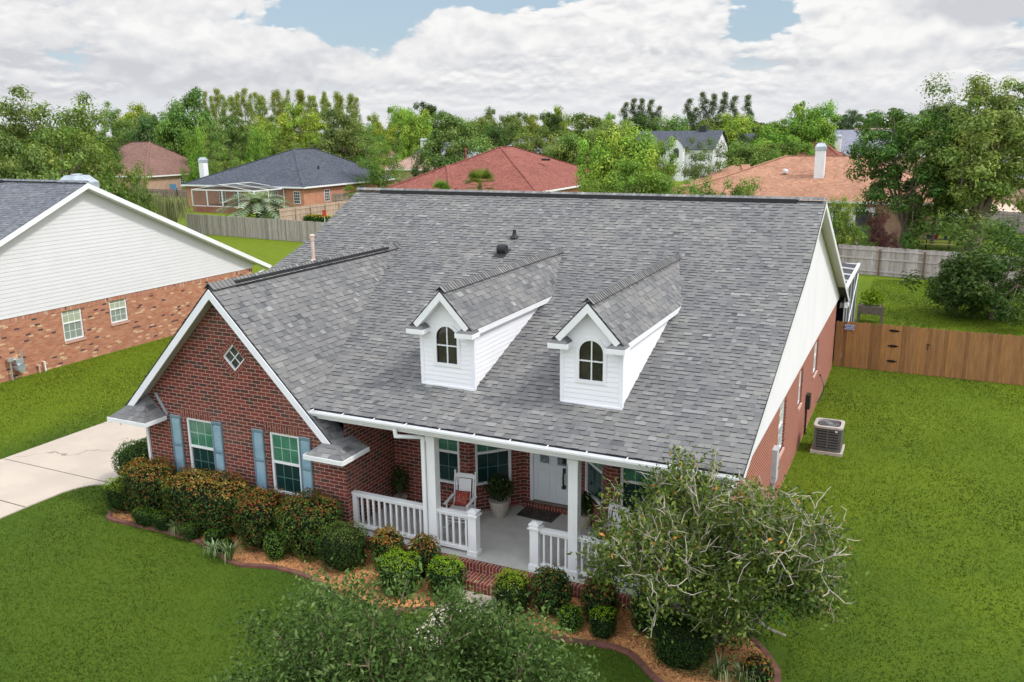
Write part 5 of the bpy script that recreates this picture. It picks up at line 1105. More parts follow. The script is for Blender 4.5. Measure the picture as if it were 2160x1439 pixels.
# ============================================================ FAR HOUSES
FW = nmat('far_window_glass', (.05, .055, .06), (.10, .11, .11), 1., .1)
def hip(label, x0, x1, y0, y1, ze, ridge, rm, wm_, wins=(), eave=.5, name='hip_roofed_house', extra=()):
    root = empty(name, ((x0+x1)/2, (y0+y1)/2, 0), label, 'house'); W = MB(); W.box(x0+eave, x1-eave, y0+eave, y1-eave, 0, ze-.05); W.build('wall', wm_, root)
    A, B = [Vector(r) for r in ridge]; c = [Vector((x0, y0, ze)), Vector((x1, y0, ze)), Vector((x1, y1, ze)), Vector((x0, y1, ze))]; r_ = MB()
    if abs(A.x-B.x) < .01: F_ = ([c[0], c[1], A], [c[1], c[2], B, A], [c[2], c[3], B], [c[3], c[0], A, B])
    else: F_ = ([c[0], c[1], B, A], [c[1], c[2], B], [c[2], c[3], A, B], [c[3], c[0], A])
    for f_ in F_: r_.poly(f_)
    r_.poly(c[::-1])
    for (q0, q1, q2) in extra: r_.poly([q0, q1, q2])
    ro = r_.build('roof', rm, root); f_ = MB(); f_.box(x0, x1, y0-.04, y0, ze-.18, ze+.02); f_.box(x1, x1+.04, y0, y1, ze-.18, ze+.02); f_.box(x0-.04, x0, y0, y1, ze-.18, ze+.02); f_.build('fascia', W_, ro)
    k = MB()
    for p, q in ((c[0], A), (c[1], A if abs(A.x-B.x) < .01 else B), (A, B), (c[2], B)): k.beam(p+UP*.02, q+UP*.04, .34, .05)
    k.build('hip_cap', rm, ro)
    for (side, a, z0, z1, w_) in wins:
        fr = (Vector((0, y0+eave, 0)), XX, -YY) if side == 's' else (Vector((x1-eave, 0, 0)), YY, XX)
        v = MB(); v.fr = fr; v.box(a-.06, a+w_+.06, 0, .04, z0-.06, z1+.06); wo_ = v.build('window', W_, root); v = MB(); v.fr = fr
        for i in range(3):
            for j in range(4): v.poly([(a+w_*(i+.06)/3, .045, z0+(z1-z0)*(j+.06)/4), (a+w_*(i+.94)/3, .045, z0+(z1-z0)*(j+.06)/4), (a+w_*(i+.94)/3, .045, z0+(z1-z0)*(j+.94)/4), (a+w_*(i+.06)/3, .045, z0+(z1-z0)*(j+.94)/4)])
        v.build('pane', FW, wo_)
    return root, ro
def chimney(root, x, y, z0, z1, w_, capm=STEEL):
    m = MB(); m.box(x-w_/2, x+w_/2, y-w_/2, y+w_/2, z0, z1); c = m.build('chimney', W_, root); m = MB(); a, b_ = w_/2+.05, w_/2-.15
    for i, (p, q) in enumerate((((-1, -1), (1, -1)), ((1, -1), (1, 1)), ((1, 1), (-1, 1)), ((-1, 1), (-1, -1)))): m.poly([(x+p[0]*a, y+p[1]*a, z1), (x+q[0]*a, y+q[1]*a, z1), (x+q[0]*a, y+q[1]*a, z1+.35), (x+p[0]*a, y+p[1]*a, z1+.35)]); m.poly([(x+p[0]*a, y+p[1]*a, z1+.35), (x+q[0]*a, y+q[1]*a, z1+.35), (x+q[0]*b_, y+q[1]*b_, z1+.65), (x+p[0]*b_, y+p[1]*b_, z1+.65)])
    m.box(x-b_, x+b_, y-b_, y+b_, z1+.6, z1+.7); m.build('chimney_cap', capm, c)
R_DARK = farroof('charcoal_roof', (.050, .058, .075), (.068, .076, .095), (.095, .10, .12)); R_BRN = farroof('brown_roof', (.15, .082, .068), (.19, .105, .086), (.225, .13, .105)); R_RED = farroof('red_roof', (.17, .056, .045), (.225, .076, .058), (.27, .10, .075))
R_TER = farroof('terracotta_roof', (.28, .135, .085), (.345, .175, .11), (.41, .225, .145)); R_GRY = farroof('pale_grey_roof', (.19, .21, .23), (.24, .26, .28), (.30, .32, .33)); R_PUR = farroof('slate_purple_roof', (.17, .175, .22), (.21, .215, .26), (.24, .245, .29)); R_PNK = farroof('pinkish_roof', (.32, .20, .16), (.38, .25, .20), (.42, .28, .23))
h2, _ = hip('orange brick house under a large charcoal hip roof with a screened patio', -87.6, -67.6, 84., 105., 2.9, [(-76.9, 94., 7.15), (-76.9, 98.2, 7.15)], R_DARK, FBRICK,
            [('s', -73.0, .9, 2.3, .9), ('s', -69.6, .9, 2.3, .9), ('s', -79, .8, 2.3, .9), ('s', -81.5, .8, 2.3, .9), ('e', 88.5, .9, 2.3, 1.), ('e', 95.5, 1.0, 2.3, 1.7)])
chimney(h2, -86.3, 87.0, 2.9, 5.6, .8)
m = MB(); m.tube((-71.5, 92., 4.5), (-71.5, 92, 5.1), .12, n=8); m.build('vent_pipe', BLACK, h2)
se = empty('screened_patio', (-77, 81, 0), 'white framed screened patio on a low brick wall before the charcoal roofed house', 'patio enclosure')
SCR = bpy.data.materials.new('insect_screen'); SCR.use_nodes = True; t = SCR.node_tree; t.nodes.clear(); d1 = N(t, 'ShaderNodeBsdfDiffuse'); d1.inputs[0].default_value = (.10, .10, .10, 1); d2 = N(t, 'ShaderNodeBsdfTransparent'); mx = N(t, 'ShaderNodeMixShader'); ck = noise(t, coord(t), 3., 2); t.links.new(mth(t, 'ADD', .42, mth(t, 'MULTIPLY', ck, .1)), mx.inputs[0]); t.links.new(d1.outputs[0], mx.inputs[2]); t.links.new(d2.outputs[0], mx.inputs[1]); o_ = N(t, 'ShaderNodeOutputMaterial'); t.links.new(mx.outputs[0], o_.inputs[0])
# note: input 1 is the clear share, input 2 the thread share
ex0, ex1, ey0, ey1 = -80.6, -70.9, 78.9, 84.4
m = MB(); m.box(ex0, ex1, ey0, ey0+.2, 0, .75); m.box(ex1-.2, ex1, ey0+.2, ey1, 0, .75); m.box(ex0, ex0+.2, ey0+.2, ey1, 0, .75); m.build('knee_wall', nmat('far_red_knee_wall', (.24, .09, .06), (.30, .12, .08), 2, .9), se)
m = MB()
for x in (ex0, -78.2, -75.8, -73.3, ex1): m.box(x-.06, x+.06, ey0+.04, ey0+.16, .75, 2.7)
for y in (81.5, 84.3): m.box(ex1-.16, ex1-.04, y-.06, y+.06, .75, 2.7)
m.box(ex0, ex1, ey0+.03, ey0+.17, 2.62, 2.76); m.box(ex1-.17, ex1-.03, ey0, ey1, 2.6, 2.74); m.box(ex0, ex1, ey0+.04, ey0+.15, .75, .83)
xm = (ex0+ex1)/2-.3
for y in (ey0+.1, 81.6, 84.2):
    m.beam((ex0, y, 2.7), (xm, y, 3.35), .07, .07); m.beam((xm, y, 3.35), (ex1, y, 2.7), .07, .07)
m.beam((xm, ey0, 3.35), (xm, 84.3, 3.35), .07, .07); m.build('frame', W_, se)
m = MB(); m.poly([(ex0, ey0+.1, .8), (ex1, ey0+.1, .8), (ex1, ey0+.1, 2.65), (xm, ey0+.1, 3.33), (ex0, ey0+.1, 2.65)]); m.poly([(ex1-.1, ey0, .8), (ex1-.1, ey1, .8), (ex1-.1, ey1, 2.65), (ex1-.1, ey0, 2.65)]); m.poly([(ex0, ey0, 2.68), (xm, ey0, 3.33), (xm, ey1, 3.33), (ex0, ey1, 2.68)]); m.poly([(xm, ey0, 3.33), (ex1, ey0, 2.68), (ex1, ey1, 2.68), (xm, ey1, 3.33)]); m.build('screen', SCR, se)
h3, _ = hip('brown roofed brick house among the trees at left', -132, -110.5, 99, 115, 2.9, [(-121.5, 107, 8.1), (-117.5, 107, 8.1)], R_BRN, FBRICK2, [('e', 106.5, .9, 2.4, 1.3)])
m = MB(); m.box(-122.6, -121.2, 102.5, 103.5, 5.2, 5.4); m.build('skylight', nmat('skylight', (.25, .22, .30), (.3, .28, .35), 3, .3), h3)
h4, _ = hip('red roofed house seen over the middle of the grey ridge', -56.2, -37, 84., 111, 2.9, [(-46.6, 95., 7.35), (-46.6, 98., 7.35)], R_RED, FBRICK, [])
m = MB(); w4 = [Vector((-57.2, 86, 2.9)), Vector((-47, 83.2, 2.9)), Vector((-50.9, 89.5, 5.35))]; m.poly(w4); m.poly([w4[1], Vector((-46.8, 95, 5.4)), w4[2]]); m.poly([Vector((-57.2, 98, 2.9)), w4[0], w4[2], Vector((-50.9, 97, 5.4))]); m.beam(w4[2]+UP*.05, w4[1]+UP*.05, .35, .06); m.beam(w4[2]+UP*.05, w4[0]+UP*.05, .35, .06); m.build('wing_roof', R_RED, h4)
m = MB(); m.tube((-52.5, 97, 5.), (-52.5, 97, 7.0), .12, n=8); m.lathe([(.2, 0), (.2, .25), (0, .3)], (-52.5, 97, 6.9), 10); m.build('flue_pipe', R_RED, h4); m = MB(); m.box(-42, -41.1, 96.5, 97.1, 5.7, 5.95); m.build('roof_vent', BLACK, h4)
h4b = MB(); h4b.poly([(-43, 118, 3.), (-33.5, 118, 3.), (-38, 122, 5.2), (-43, 122, 5.3)]); h4b.poly([(-33.5, 118, 3.), (-33.5, 127, 3), (-38, 122, 5.2)]); h4b.build('rear_roof', R_RED, h4)
h5, _ = hip('pale grey roofed house behind the red roof', -73, -56, 138, 152, 3.6, [(-66.5, 145, 8.0), (-60, 145, 8.0)], R_GRY, FBRICK)
m = MB(); m.poly([(-84, 136, 3.2), (-72, 136, 3.2), (-72, 141, 6.3), (-79, 141, 6.3)]); m.poly([(-84, 136, 3.2), (-79, 141, 6.3), (-79, 146, 6.2), (-84, 150, 3.2)]); m.box(-83, -72, 137, 146, 0, 3.1, 1); m.build('side_wing', [R_GRY, FBRICK], h5)
h6, _ = hip('terracotta roofed house with a white chimney beyond the right garden', -22.5, 1.5, 80., 103., 3., [(-12.9, 91., 6.5), (-6.5, 91., 6.5)], R_TER, FBRICK2)
chimney(h6, -9.2, 85.6, 4.6, 7.15, .85)
m = MB(); m.lathe([(.28, 0), (.28, .18), (.20, .3), (0, .36)], (-12.3, 86, 5.1), 12); m.build('roof_vent', [nmat('white_dome_vent', (.6, .6, .62), (.5, .5, .52), 3, .4)], h6)
m = MB(); m.poly([(-24, 84, 3.0), (-14, 84, 3.0), (-17.3, 90.5, 5.45), (-18.5, 92, 5.5)]); m.poly([(-24, 100, 3.0), (-24, 84, 3.0), (-18.5, 92, 5.5)]); m.beam((-13.5, 80.2, 3.1), (-17.0, 91, 5.6), .9, .06); m.build('wing_roof', R_TER, h6)
m = MB(); m.box(-7.6, -3.9, 80.3, 80.49, 0, 2.5); pq = m.build('porch_surround', W_, h6); m = MB(); m.box(-7.2, -6.0, 80.27, 80.3, .1, 2.1); m.box(-5.4, -4.1, 80.27, 80.3, .1, 2.1); m.build('pane', FW, pq)
h7 = empty('two_storey_house', (-42, 165, 0), 'white two storey house with a dark roof and pointed dormers', 'house')
m = MB(); m.poly([(-53, 158, 5.6), (-35, 158, 5.6), (-35, 165, 8.9), (-53, 165, 8.9)]); m.poly([(-53, 165, 8.9), (-35, 165, 8.9), (-35, 172, 5.6), (-53, 172, 5.6)]); m.build('roof', R_DARK, h7)
m = MB(); m.box(-52.5, -35.5, 158.5, 171.5, 0, 5.5); m.poly([(-35.4, 158.4, 5.5), (-35.4, 171.6, 5.5), (-35.4, 165, 8.7)]); m.build('wall', W_, h7)
for x in (-46.2, -41.6):
    m = MB(); m.box(x-1.2, x+1.2, 156.6, 160, 0, 6.3); m.poly([(x-1.2, 156.59, 6.3), (x+1.2, 156.59, 6.3), (x, 156.59, 7.6)]); g_ = m.build('front_gable', W_, h7); m = MB(); m.poly([(x-1.5, 156.4, 6.05), (x, 156.4, 7.75), (x, 163, 7.75), (x-1.5, 162, 6.05)]); m.poly([(x, 156.4, 7.75), (x+1.5, 156.4, 6.05), (x+1.5, 162, 6.05), (x, 163, 7.75)]); m.build('gable_roof', R_DARK, g_)
    m = MB(); m.poly([(x-.5, 156.5, 4.2), (x+.5, 156.5, 4.2), (x+.5, 156.5, 5.5), (x+.25, 156.5, 5.9), (x-.25, 156.5, 5.9), (x-.5, 156.5, 5.5)]); m.build('pane', FW, g_)
m = MB(); m.box(-39.4, -38.2, 164.4, 165.6, 8.5, 9.7); m.build('chimney', BLACK, h7)
m = MB(); m.box(-34, -27, 172, 180, 0, 5.5); m.poly([(-34, 171.5, 5.5), (-27, 171.5, 5.5), (-27, 176, 8.2), (-34, 176, 8.2)]); m.build('side_wing', [R_DARK], h7)
h8, _ = hip('wide slate purple roof far behind the chimney of the terracotta house', -21.5, 4, 170, 192, 4.2, [(-17, 181, 8.75), (0, 181, 8.75)], R_PUR, FBRICK2, name='far_house')
h9, _ = hip('small red roof with a white chimney left of the tall right trees', -22.3, -12., 150, 162, 3.6, [(-17.2, 156, 7.3), (-16.8, 156, 7.3)], R_RED, FBRICK, name='far_house'); chimney(h9, -14.3, 158, 5.2, 7.4, .9)
h10, _ = hip('pinkish roof peeping over the left end of the charcoal roof', -86, -74, 128, 140, 3., [(-80, 133, 6.0), (-79, 133, 6.0)], R_PNK, FBRICK2, name='far_house')
h11, _ = hip('dull red far roof left of the round green tree', -131, -118, 172, 184, 3.5, [(-126, 178, 8.4), (-122, 178, 8.4)], R_BRN, FBRICK2, name='far_house')
h12, _ = hip('brown far roof with two small white gables', -107, -95, 186, 198, 4, [(-103, 192, 9.6), (-98, 192, 9.6)], R_BRN, FBRICK2, name='far_house')
h13, _ = hip('purple brown roof over a white gable in the middle distance', -100, -88, 158, 170, 3.3, [(-97, 164, 7.2), (-91, 164, 7.2)], R_PUR, W_, name='far_house'); chimney(h13, -97, 161, 4.5, 7.2, 1.2)
h14, _ = hip('grey roof at the right edge behind the tall airy tree', 6.5, 20, 120, 134, 3.2, [(11, 127, 7.2), (16, 127, 7.2)], R_PUR, FBRICK2, name='far_house')
h15, _ = hip('tan flat looking roof on the far horizon right of centre', -20, 4, 235, 250, 6.2, [(-18, 243, 8.9), (2, 243, 8.9)], R_PNK, FBRICK2, name='far_house')
# ============================================================ SMALL FAR THINGS
bh = empty('basketball_hoop', tuple(atz(377, 440)), 'blue basketball backboard on a black pole in the far garden', 'basketball hoop'); o_ = bh.location
m = MB(); m.tube((0, 0, 0), (0, 0, 2.6), .10, .07, 8); m.box(-.5, .5, -.4, .4, 0, .12); m.tube((0, 0, 2.4), (-.2, -.35, 2.7), .05, n=6); m.build('pole', BLACK, bh, local=True); m = MB(); m.box(-.75, .35, -.42, -.36, 2.35, 3.1); m.build('backboard', nmat('blue_backboard', (.06, .16, .30), (.10, .24, .40), 2, .4), bh, local=True)
m = MB(); pv = None
for i in range(13): a = 2*PI*i/12; p = Vector((-.2+.25*math.cos(a), -.70+.25*math.sin(a), 2.45)); (m.tube(pv, p, .025, n=5) if pv is not None else None); pv = p
m.build('rim', nmat('red_rim', (.5, .06, .04), (.4, .05, .03), 3, .5), bh, local=True)
for (px, py, c_, nm_) in ((383, 441, (.10, .28, .45), 'blue ball on the far lawn'), (391, 441, (.70, .20, .04), 'orange ball on the far lawn')):
    p = atz(px, py); m = MB(); m.lathe([(.15*math.sin(PI*i/8), .15-.15*math.cos(PI*i/8)) for i in range(9)], n=14); o = m.build('ball', nmat('ball_'+nm_[:4], c_, tuple(x*.8 for x in c_), 3, .4), smooth=True); o.location = p; tag(o, nm_, 'ball')
ps = empty('play_slide', tuple(atz(325, 435)), 'small orange and green garden play set beside the person', 'play set')
m = MB(); m.beam((-1.6, 0, 0), (-2.2, 0, 1.8), .12, .12); m.beam((-1.0, .6, 0), (-2.2, 0, 1.8), .12, .12); m.build('swing_frame', nmat('orange_plastic', (.65, .16, .05), (.55, .13, .04), 3, .4), ps, local=True); m = MB(); m.poly([(-.9, 0, .1), (-.1, 0, 1.1), (-.1, .6, 1.1), (-.9, .6, .1)]); m.box(-1.2, -.1, .6, .7, .0, .5); m.build('slide', nmat('green_plastic', (.12, .32, .06), (.10, .28, .05), 3, .4), ps, local=True)
m = MB(); m.box(.9, 1.5, -.1, .4, 0, 1.0); m.build('toy_box', nmat('orange_red_plastic', (.60, .13, .05), (.5, .1, .04), 3, .4), ps, local=True)
# the person: one skinned body
def person(loc, yaw, label):
    J = {'pel': (0, 0, .93, .13, .10), 'hipl': (.09, 0, .90, .09, .09), 'hipr': (-.09, 0, .90, .09, .09), 'knl': (.11, -.02, .50, .062, .062), 'knr': (-.11, .03, .50, .062, .062), 'anl': (.12, .02, .09, .042, .042), 'anr': (-.12, .08, .09, .042, .042), 'tol': (.13, -.14, .04, .04, .03), 'tor': (-.13, -.08, .04, .04, .03),
         'wai': (0, 0, 1.08, .12, .10), 'che': (0, -.01, 1.30, .15, .11), 'nek': (0, 0, 1.48, .055, .055), 'jaw': (0, -.02, 1.58, .075, .08), 'hed': (0, -.01, 1.68, .085, .095), 'top': (0, 0, 1.74, .06, .07), 'shl': (.17, 0, 1.42, .06, .06), 'shr': (-.17, 0, 1.42, .06, .06), 'ell': (.24, -.08, 1.16, .042, .042), 'elr': (-.24, -.08, 1.16, .042, .042), 'wrl': (.16, -.30, 1.10, .028, .028), 'wrr': (-.14, -.30, 1.08, .028, .028), 'hal': (.13, -.38, 1.10, .034, .018), 'har': (-.11, -.38, 1.08, .034, .018)}
    E = [('pel', 'hipl'), ('pel', 'hipr'), ('hipl', 'knl'), ('hipr', 'knr'), ('knl', 'anl'), ('knr', 'anr'), ('anl', 'tol'), ('anr', 'tor'), ('pel', 'wai'), ('wai', 'che'), ('che', 'nek'), ('nek', 'jaw'), ('jaw', 'hed'), ('hed', 'top'), ('che', 'shl'), ('che', 'shr'), ('shl', 'ell'), ('shr', 'elr'), ('ell', 'wrl'), ('elr', 'wrr'), ('wrl', 'hal'), ('wrr', 'har')]
    ks = list(J); v_ = [J[k][:3] for k in ks]; e_ = [(ks.index(a), ks.index(b_)) for a, b_ in E]; R__ = [J[k][3:] for k in ks]
    for s_, h_ in ((1, 'hal'), (-1, 'har')):          # five fingers, unequal and bent
        b0 = ks.index(h_); hx, hy, hz = J[h_][:3]
        for i, (dx, L_) in enumerate(((-.026, .07), (-.009, .08), (.009, .075), (.026, .058), (-.045, .05))):
            k1 = (hx+dx*.9, hy-L_*.55, hz-.004); k2 = (hx+dx, hy-L_*.85, hz-.03); v_ += [k1, k2]; R__ += [(.009, .009), (.008, .008)]; e_ += [(b0, len(v_)-2), (len(v_)-2, len(v_)-1)]
    me = bpy.data.meshes.new('body'); me.from_pydata(v_, e_, []); o = bpy.data.objects.new('person', me); COL.objects.link(o); md_ = o.modifiers.new('skin', 'SKIN'); sb_ = o.modifiers.new('sub', 'SUBSURF'); sb_.levels = 1; sb_.render_levels = 2
    if not me.skin_vertices:
        bpy.context.view_layer.objects.active = o
    for i, r_ in enumerate(R__): me.skin_vertices[0].data[i].radius = r_
    me.skin_vertices[0].data[0].use_root = True
    mt, t, b = newmat('clothes_and_skin'); s = N(t, 'ShaderNodeSeparateXYZ'); t.links.new(coord(t), s.inputs[0]); z_ = mth(t, 'DIVIDE', s.outputs[2], 1.8)
    c = ramp(t, z_, ((0, (.02, .02, .02)), (.05, (.016, .018, .025)), (.51, (.07, .02, .12)), (.80, (.07, .02, .12)), (.83, (.22, .12, .08))), 'CONSTANT'); hand = mth(t, 'LESS_THAN', s.outputs[1], -.27); setin(t, b, 'Base Color', mixc(t, hand, c, (.22, .12, .08))); setin(t, b, 'Roughness', .8); me.materials.append(mt)
    o.location = loc; o.rotation_euler = (0, 0, yaw); tag(o, label, 'person')
    hp_ = MB()
    prof_ = [(.0, 1.80), (.06, 1.79), (.095, 1.75), (.105, 1.68), (.09, 1.60)]; hp_.lathe(prof_[::-1], (0, .015, 0), 14); hp_.build('hair', nmat('black_hair', (.012, .010, .010), (.02, .018, .016), 20, .7), o, smooth=True, local=True)
    f_ = MB(); f_.lathe([(0, -.02), (.016, -.005), (.010, .02), (0, .03)], (0, -.115, 1.655), 8)
    for sx in (-1, 1): f_.lathe([(0, -.012), (.012, 0), (0, .012)], (sx*.035, -.098, 1.69), 8); f_.lathe([(0, -.03), (.014, 0), (0, .03)], (sx*.09, -.005, 1.67), 8)
    f_.build('face', nmat('skin', (.20, .11, .075), (.24, .135, .09), 8, .6), o, smooth=True, local=True)
pr = atz(335, 434); person(pr, 1.9, 'person in a purple top and black trousers standing in the far garden')
ww = atz(590, 468); wd_ = empty('garden_windmill', tuple(ww), 'black ornamental garden windmill at the end of the pale fence', 'garden ornament')
m = MB(); m.tube((0, 0, 0), (0, 0, 1.6), .04, n=6); m.build('stand', BLACK, wd_, local=True); m = MB()
for i in range(10): a = 2*PI*i/10; c_ = Vector((math.cos(a), 0, math.sin(a))); d_ = Vector((-math.sin(a), .3, math.cos(a))); m.poly([Vector((0, -.05, 1.6))+c_*.12, Vector((0, -.05, 1.6))+c_*.55-d_*.09, Vector((0, -.05, 1.6))+c_*.55+d_*.09])
m.lathe([(0, -.06), (.08, 0), (0, .06)], (0, -.06, 1.6), 8); m.build('sails', BLACK, wd_, local=True)
rs = atz(686, 480); q = empty('garden_flag', tuple(rs), 'small red and white marker among the flowers before the pale fence', 'garden ornament'); m = MB(); m.box(-.22, .22, -.03, .03, 1.1, 1.75); m.build('panel', nmat('red_marker', (.62, .08, .04), (.55, .06, .03), 3, .5), q, local=True); m = MB(); m.tube((0, 0, 0), (0, 0, 1.1), .03, n=6); m.build('stick', W_, q, local=True)
# planter box on legs in the right garden
pb = empty('planter_table', (-1.95, 44.3, 0), 'raised wooden planter on legs with leafy greens in the right back garden', 'planter')
m = MB(); PW = nmat('grey_brown_wood', (.12, .09, .075), (.17, .135, .11), 5, .9); m.box(-.55, .55, -.35, .35, .45, .82); m.build('trough', PW, pb, local=True)
for sx in (-1, 1):
    for sy in (-1, 1): m = MB(); m.box(sx*.52-.05, sx*.52+.05, sy*.33-.05, sy*.33+.05, 0, .86); m.build('leg', PW, pb, local=True)
k = 500; P_ = rndn(k)*RNG.uniform(.3, 1, (k, 1))*np.array([.65, .45, .55])+np.array([.05, 0, 1.2]); V_, F_ = leafquads(P_, rndn(k)+[0, 0, 1], RNG.uniform(.08, .17, k), .7); npmesh('foliage', V_, F_, LEAF, np.array(LIME)[RNG.integers(0, 3, k)]*.85*RNG.uniform(.6, 1.3, (k, 1)), parent=pb)
# screened pool enclosure behind the house
en = empty('pool_enclosure', (-5, 40, 0), 'dark screen enclosure with white framing behind the rear corner of the brick house', 'screen enclosure')
m = MB(); X1 = -2.55
for y in (36.2, 37.6, 39.2, 40.9, 42.7): m.box(X1-.04, X1-.005, y-.018, y+.018, 0, 3.0)
m.beam((X1, 36.0, 3.02), (X1, 42.75, 3.02), .11, .12); m.beam((X1, 36.4, .1), (X1+.02, 42.5, 2.6), .035, .035)
for y in (37.6, 39.2, 40.9): m.beam((X1, y, 3.05), (X1-6, y, 3.6), .07, .05)
m.beam((X1-2.4, 36, 3.3), (X1-2.4, 42.7, 3.3), .06, .05); m.beam((X1-8, 42.7, 3.0), (X1, 42.7, 3.0), .1, .1); m.build('frame', W_, en)
DSC = nmat('dark_screen', (.030, .030, .035), (.045, .045, .05), 9, .7)
m = MB(); m.poly([(X1-.03, 36, 0), (X1-.03, 42.7, 0), (X1-.03, 42.7, 3.0), (X1-.03, 36, 3.0)]); m.poly([(X1, 36, 3.0), (X1, 42.7, 3.0), (X1-8, 42.7, 3.7), (X1-8, 36, 3.7)]); m.poly([(X1, 42.7, 0), (X1-8, 42.7, 0), (X1-8, 42.7, 3.0), (X1, 42.7, 3.0)]); m.build('screen', DSC, en)
# picnic table
pt = empty('picnic_table', (1.1, 74.0, 0), 'dark picnic table with pale yellow benches beside the thick tree trunk', 'picnic table')
m = MB(); m.box(-1.1, 1.1, -.38, .38, .72, .77); m.build('table_top', nmat('brown_top', (.16, .11, .085), (.2, .14, .11), 5, .8), pt, local=True)
for sy in (-1, 1): m = MB(); m.box(-1.2, 1.2, sy*.75-.14, sy*.75+.14, .43, .47); m.build('bench', nmat('yellow_bench', (.62, .50, .20), (.55, .44, .18), 3, .7), pt, local=True)
for sx in (-1, 1): m = MB(); m.beam((sx*.8, -.65, 0), (sx*.8, .3, .72), .08, .05); m.beam((sx*.8, .65, 0), (sx*.8, -.3, .72), .08, .05); m.box(sx*.8-.03, sx*.8+.03, -.85, .85, .38, .43); m.build('leg', BLACK, pt, local=True)
for (x, c_, lb) in ((-.7, (.02, .05, .05), 'dark green pot at the left end of the picnic table'), (-.15, (.22, .03, .03), 'red pot on the picnic table'), (.5, (.03, .07, .08), 'teal pot at the trunk end of the picnic table')):
    m = MB(); m.lathe([(0, 0), (.10, 0), (.15, .28), (.16, .30), (.13, .30), (0, .26)], n=14); o = m.build('flower_pot', nmat('glazed', c_, tuple(x_*1.5 for x_ in c_), 4, .3), smooth=True); o.location = (1.1+x, 74., .77); tag(o, lb, 'pot', 'pots on the picnic table')
print('things', len(bpy.data.objects))
# ============================================================ TREES
def proto(kind, seed, H, R, nclump, per, crad, leaf, cols, zlow=.22, trunk=.3, asp=.55, limb=True, shape=1.0):
    """one tree of a kind: empty + trunk + crown, built round the origin"""
    rng = np.random.default_rng(seed); C = []
    tries = 0
    while len(C) < nclump and tries < 20000:
        tries += 1; d = rndn(1, rng)[0]; r = rng.uniform(.35, 1)**.6; 
        lob = 1+.22*math.sin(3*math.atan2(d[1], d[0])+seed)+.18*math.sin(5*d[2]+seed*2)
        x, y, z = d*r*lob; zc = H*(zlow+(1-zlow)*.5)+z*H*(1-zlow)*.5*shape
        if kind == 'pine': x *= .8; y *= .8; zc = H*(.45+.55*rng.random()**.8); k = (1-(zc/H-.45)/.62)*.9+.15; x *= k; y *= k
        if kind == 'vase': k = .45+.75*(zc/H); x *= k; y *= k
        C.append((x*R, y*R, min(zc, H)))
    C = np.array(C); root = empty('tree', (0, 0, 0)); B = MB(); tr = trunk
    if kind == 'pine':
        B.tube((0, 0, 0), (0, 0, H*.98), tr, tr*.25, 7, caps=False)
        for c in C[::2]: B.tube((0, 0, c[2]-.35), tuple(c), tr*.22, .02, 4, caps=False)
    else:
        hb = H*max(zlow, .12)*1.05; B.tube((0, 0, 0), (0, 0, hb), tr*1.15, tr*.85, 8, caps=False)
        nl = 7 if limb else 3; tips = []
        for i in range(nl): a = 2*PI*i/nl+seed; q = Vector((math.cos(a)*R*.42, math.sin(a)*R*.42, hb+(H-hb)*(.35+.2*(i % 3)/2))); B.tube((0, 0, hb*.92), q, tr*.55, tr*.22, 6, caps=False); tips.append(q)
        for c in C[::2]: q = min(tips, key=lambda t_: (t_-Vector(c)).length); B.tube(q, tuple(c), tr*.16, .015, 4, caps=False)
    k = nclump*per; idx = np.repeat(np.arange(len(C)), per)[:len(C)*per]; k = len(idx); cr_ = (crad*rng.uniform(.65, 1.35, len(C)))[idx]
    dd = rndn(k, rng); rad = rng.uniform(.35, 1.0, (k, 1)); P = C[idx]+dd*rad*cr_[:, None]*np.array([1, 1, .72]); P[:, 2] = np.maximum(P[:, 2], .15)
    nn = dd*1.1+np.array([0, 0, .75])+rng.normal(0, .28, (k, 3)); pw = rng.uniform(.72, 1.28, len(C))[idx]; c = np.array(cols)[rng.integers(0, len(cols), k)]*pw[:, None]*rng.uniform(.84, 1.18, (k, 1)); hue = rng.uniform(.88, 1.14, len(C))[idx]; c[:, 0] *= hue
    V, F = leafquads(P, nn, rng.uniform(.7, 1.3, k)*leaf, asp, rng)
    B.build('trunk', BARK, root, smooth=True, local=True); npmesh('crown', V, F, LEAFT if kind in ('airy', 'vase') else LEAF, c, parent=root)
    root['H'] = H; root['R'] = R; return root
G0 = [(.150, .215, .060), (.19, .26, .072), (.110, .168, .048), (.235, .30, .09)]
PR = {'round1': proto('round', 1, 10, 4.4, 110, 150, 1.15, .34, G0, .15), 'round2': proto('round', 2, 10, 4.2, 95, 165, 1.3, .36, G0, .15), 'round3': proto('round', 3, 10, 4.6, 120, 130, 1.05, .31, G0, .12),
      'airy': proto('airy', 4, 12, 3.8, 120, 105, 1.05, .32, G0, .14, .2, .4), 'vase': proto('vase', 5, 7, 3.6, 80, 110, .8, .20, G0, .15, .12, .45), 'pine': proto('pine', 6, 18, 3.4, 46, 75, 1.0, .42, G0, .4, .17, .3),
      'bushy': proto('round', 8, 6, 3.6, 80, 120, 1.0, .26, G0, .02, .15), 'pine2': proto('pine', 9, 18, 4.2, 34, 80, 1.1, .44, G0, .4, .17, .3)}
used = set()
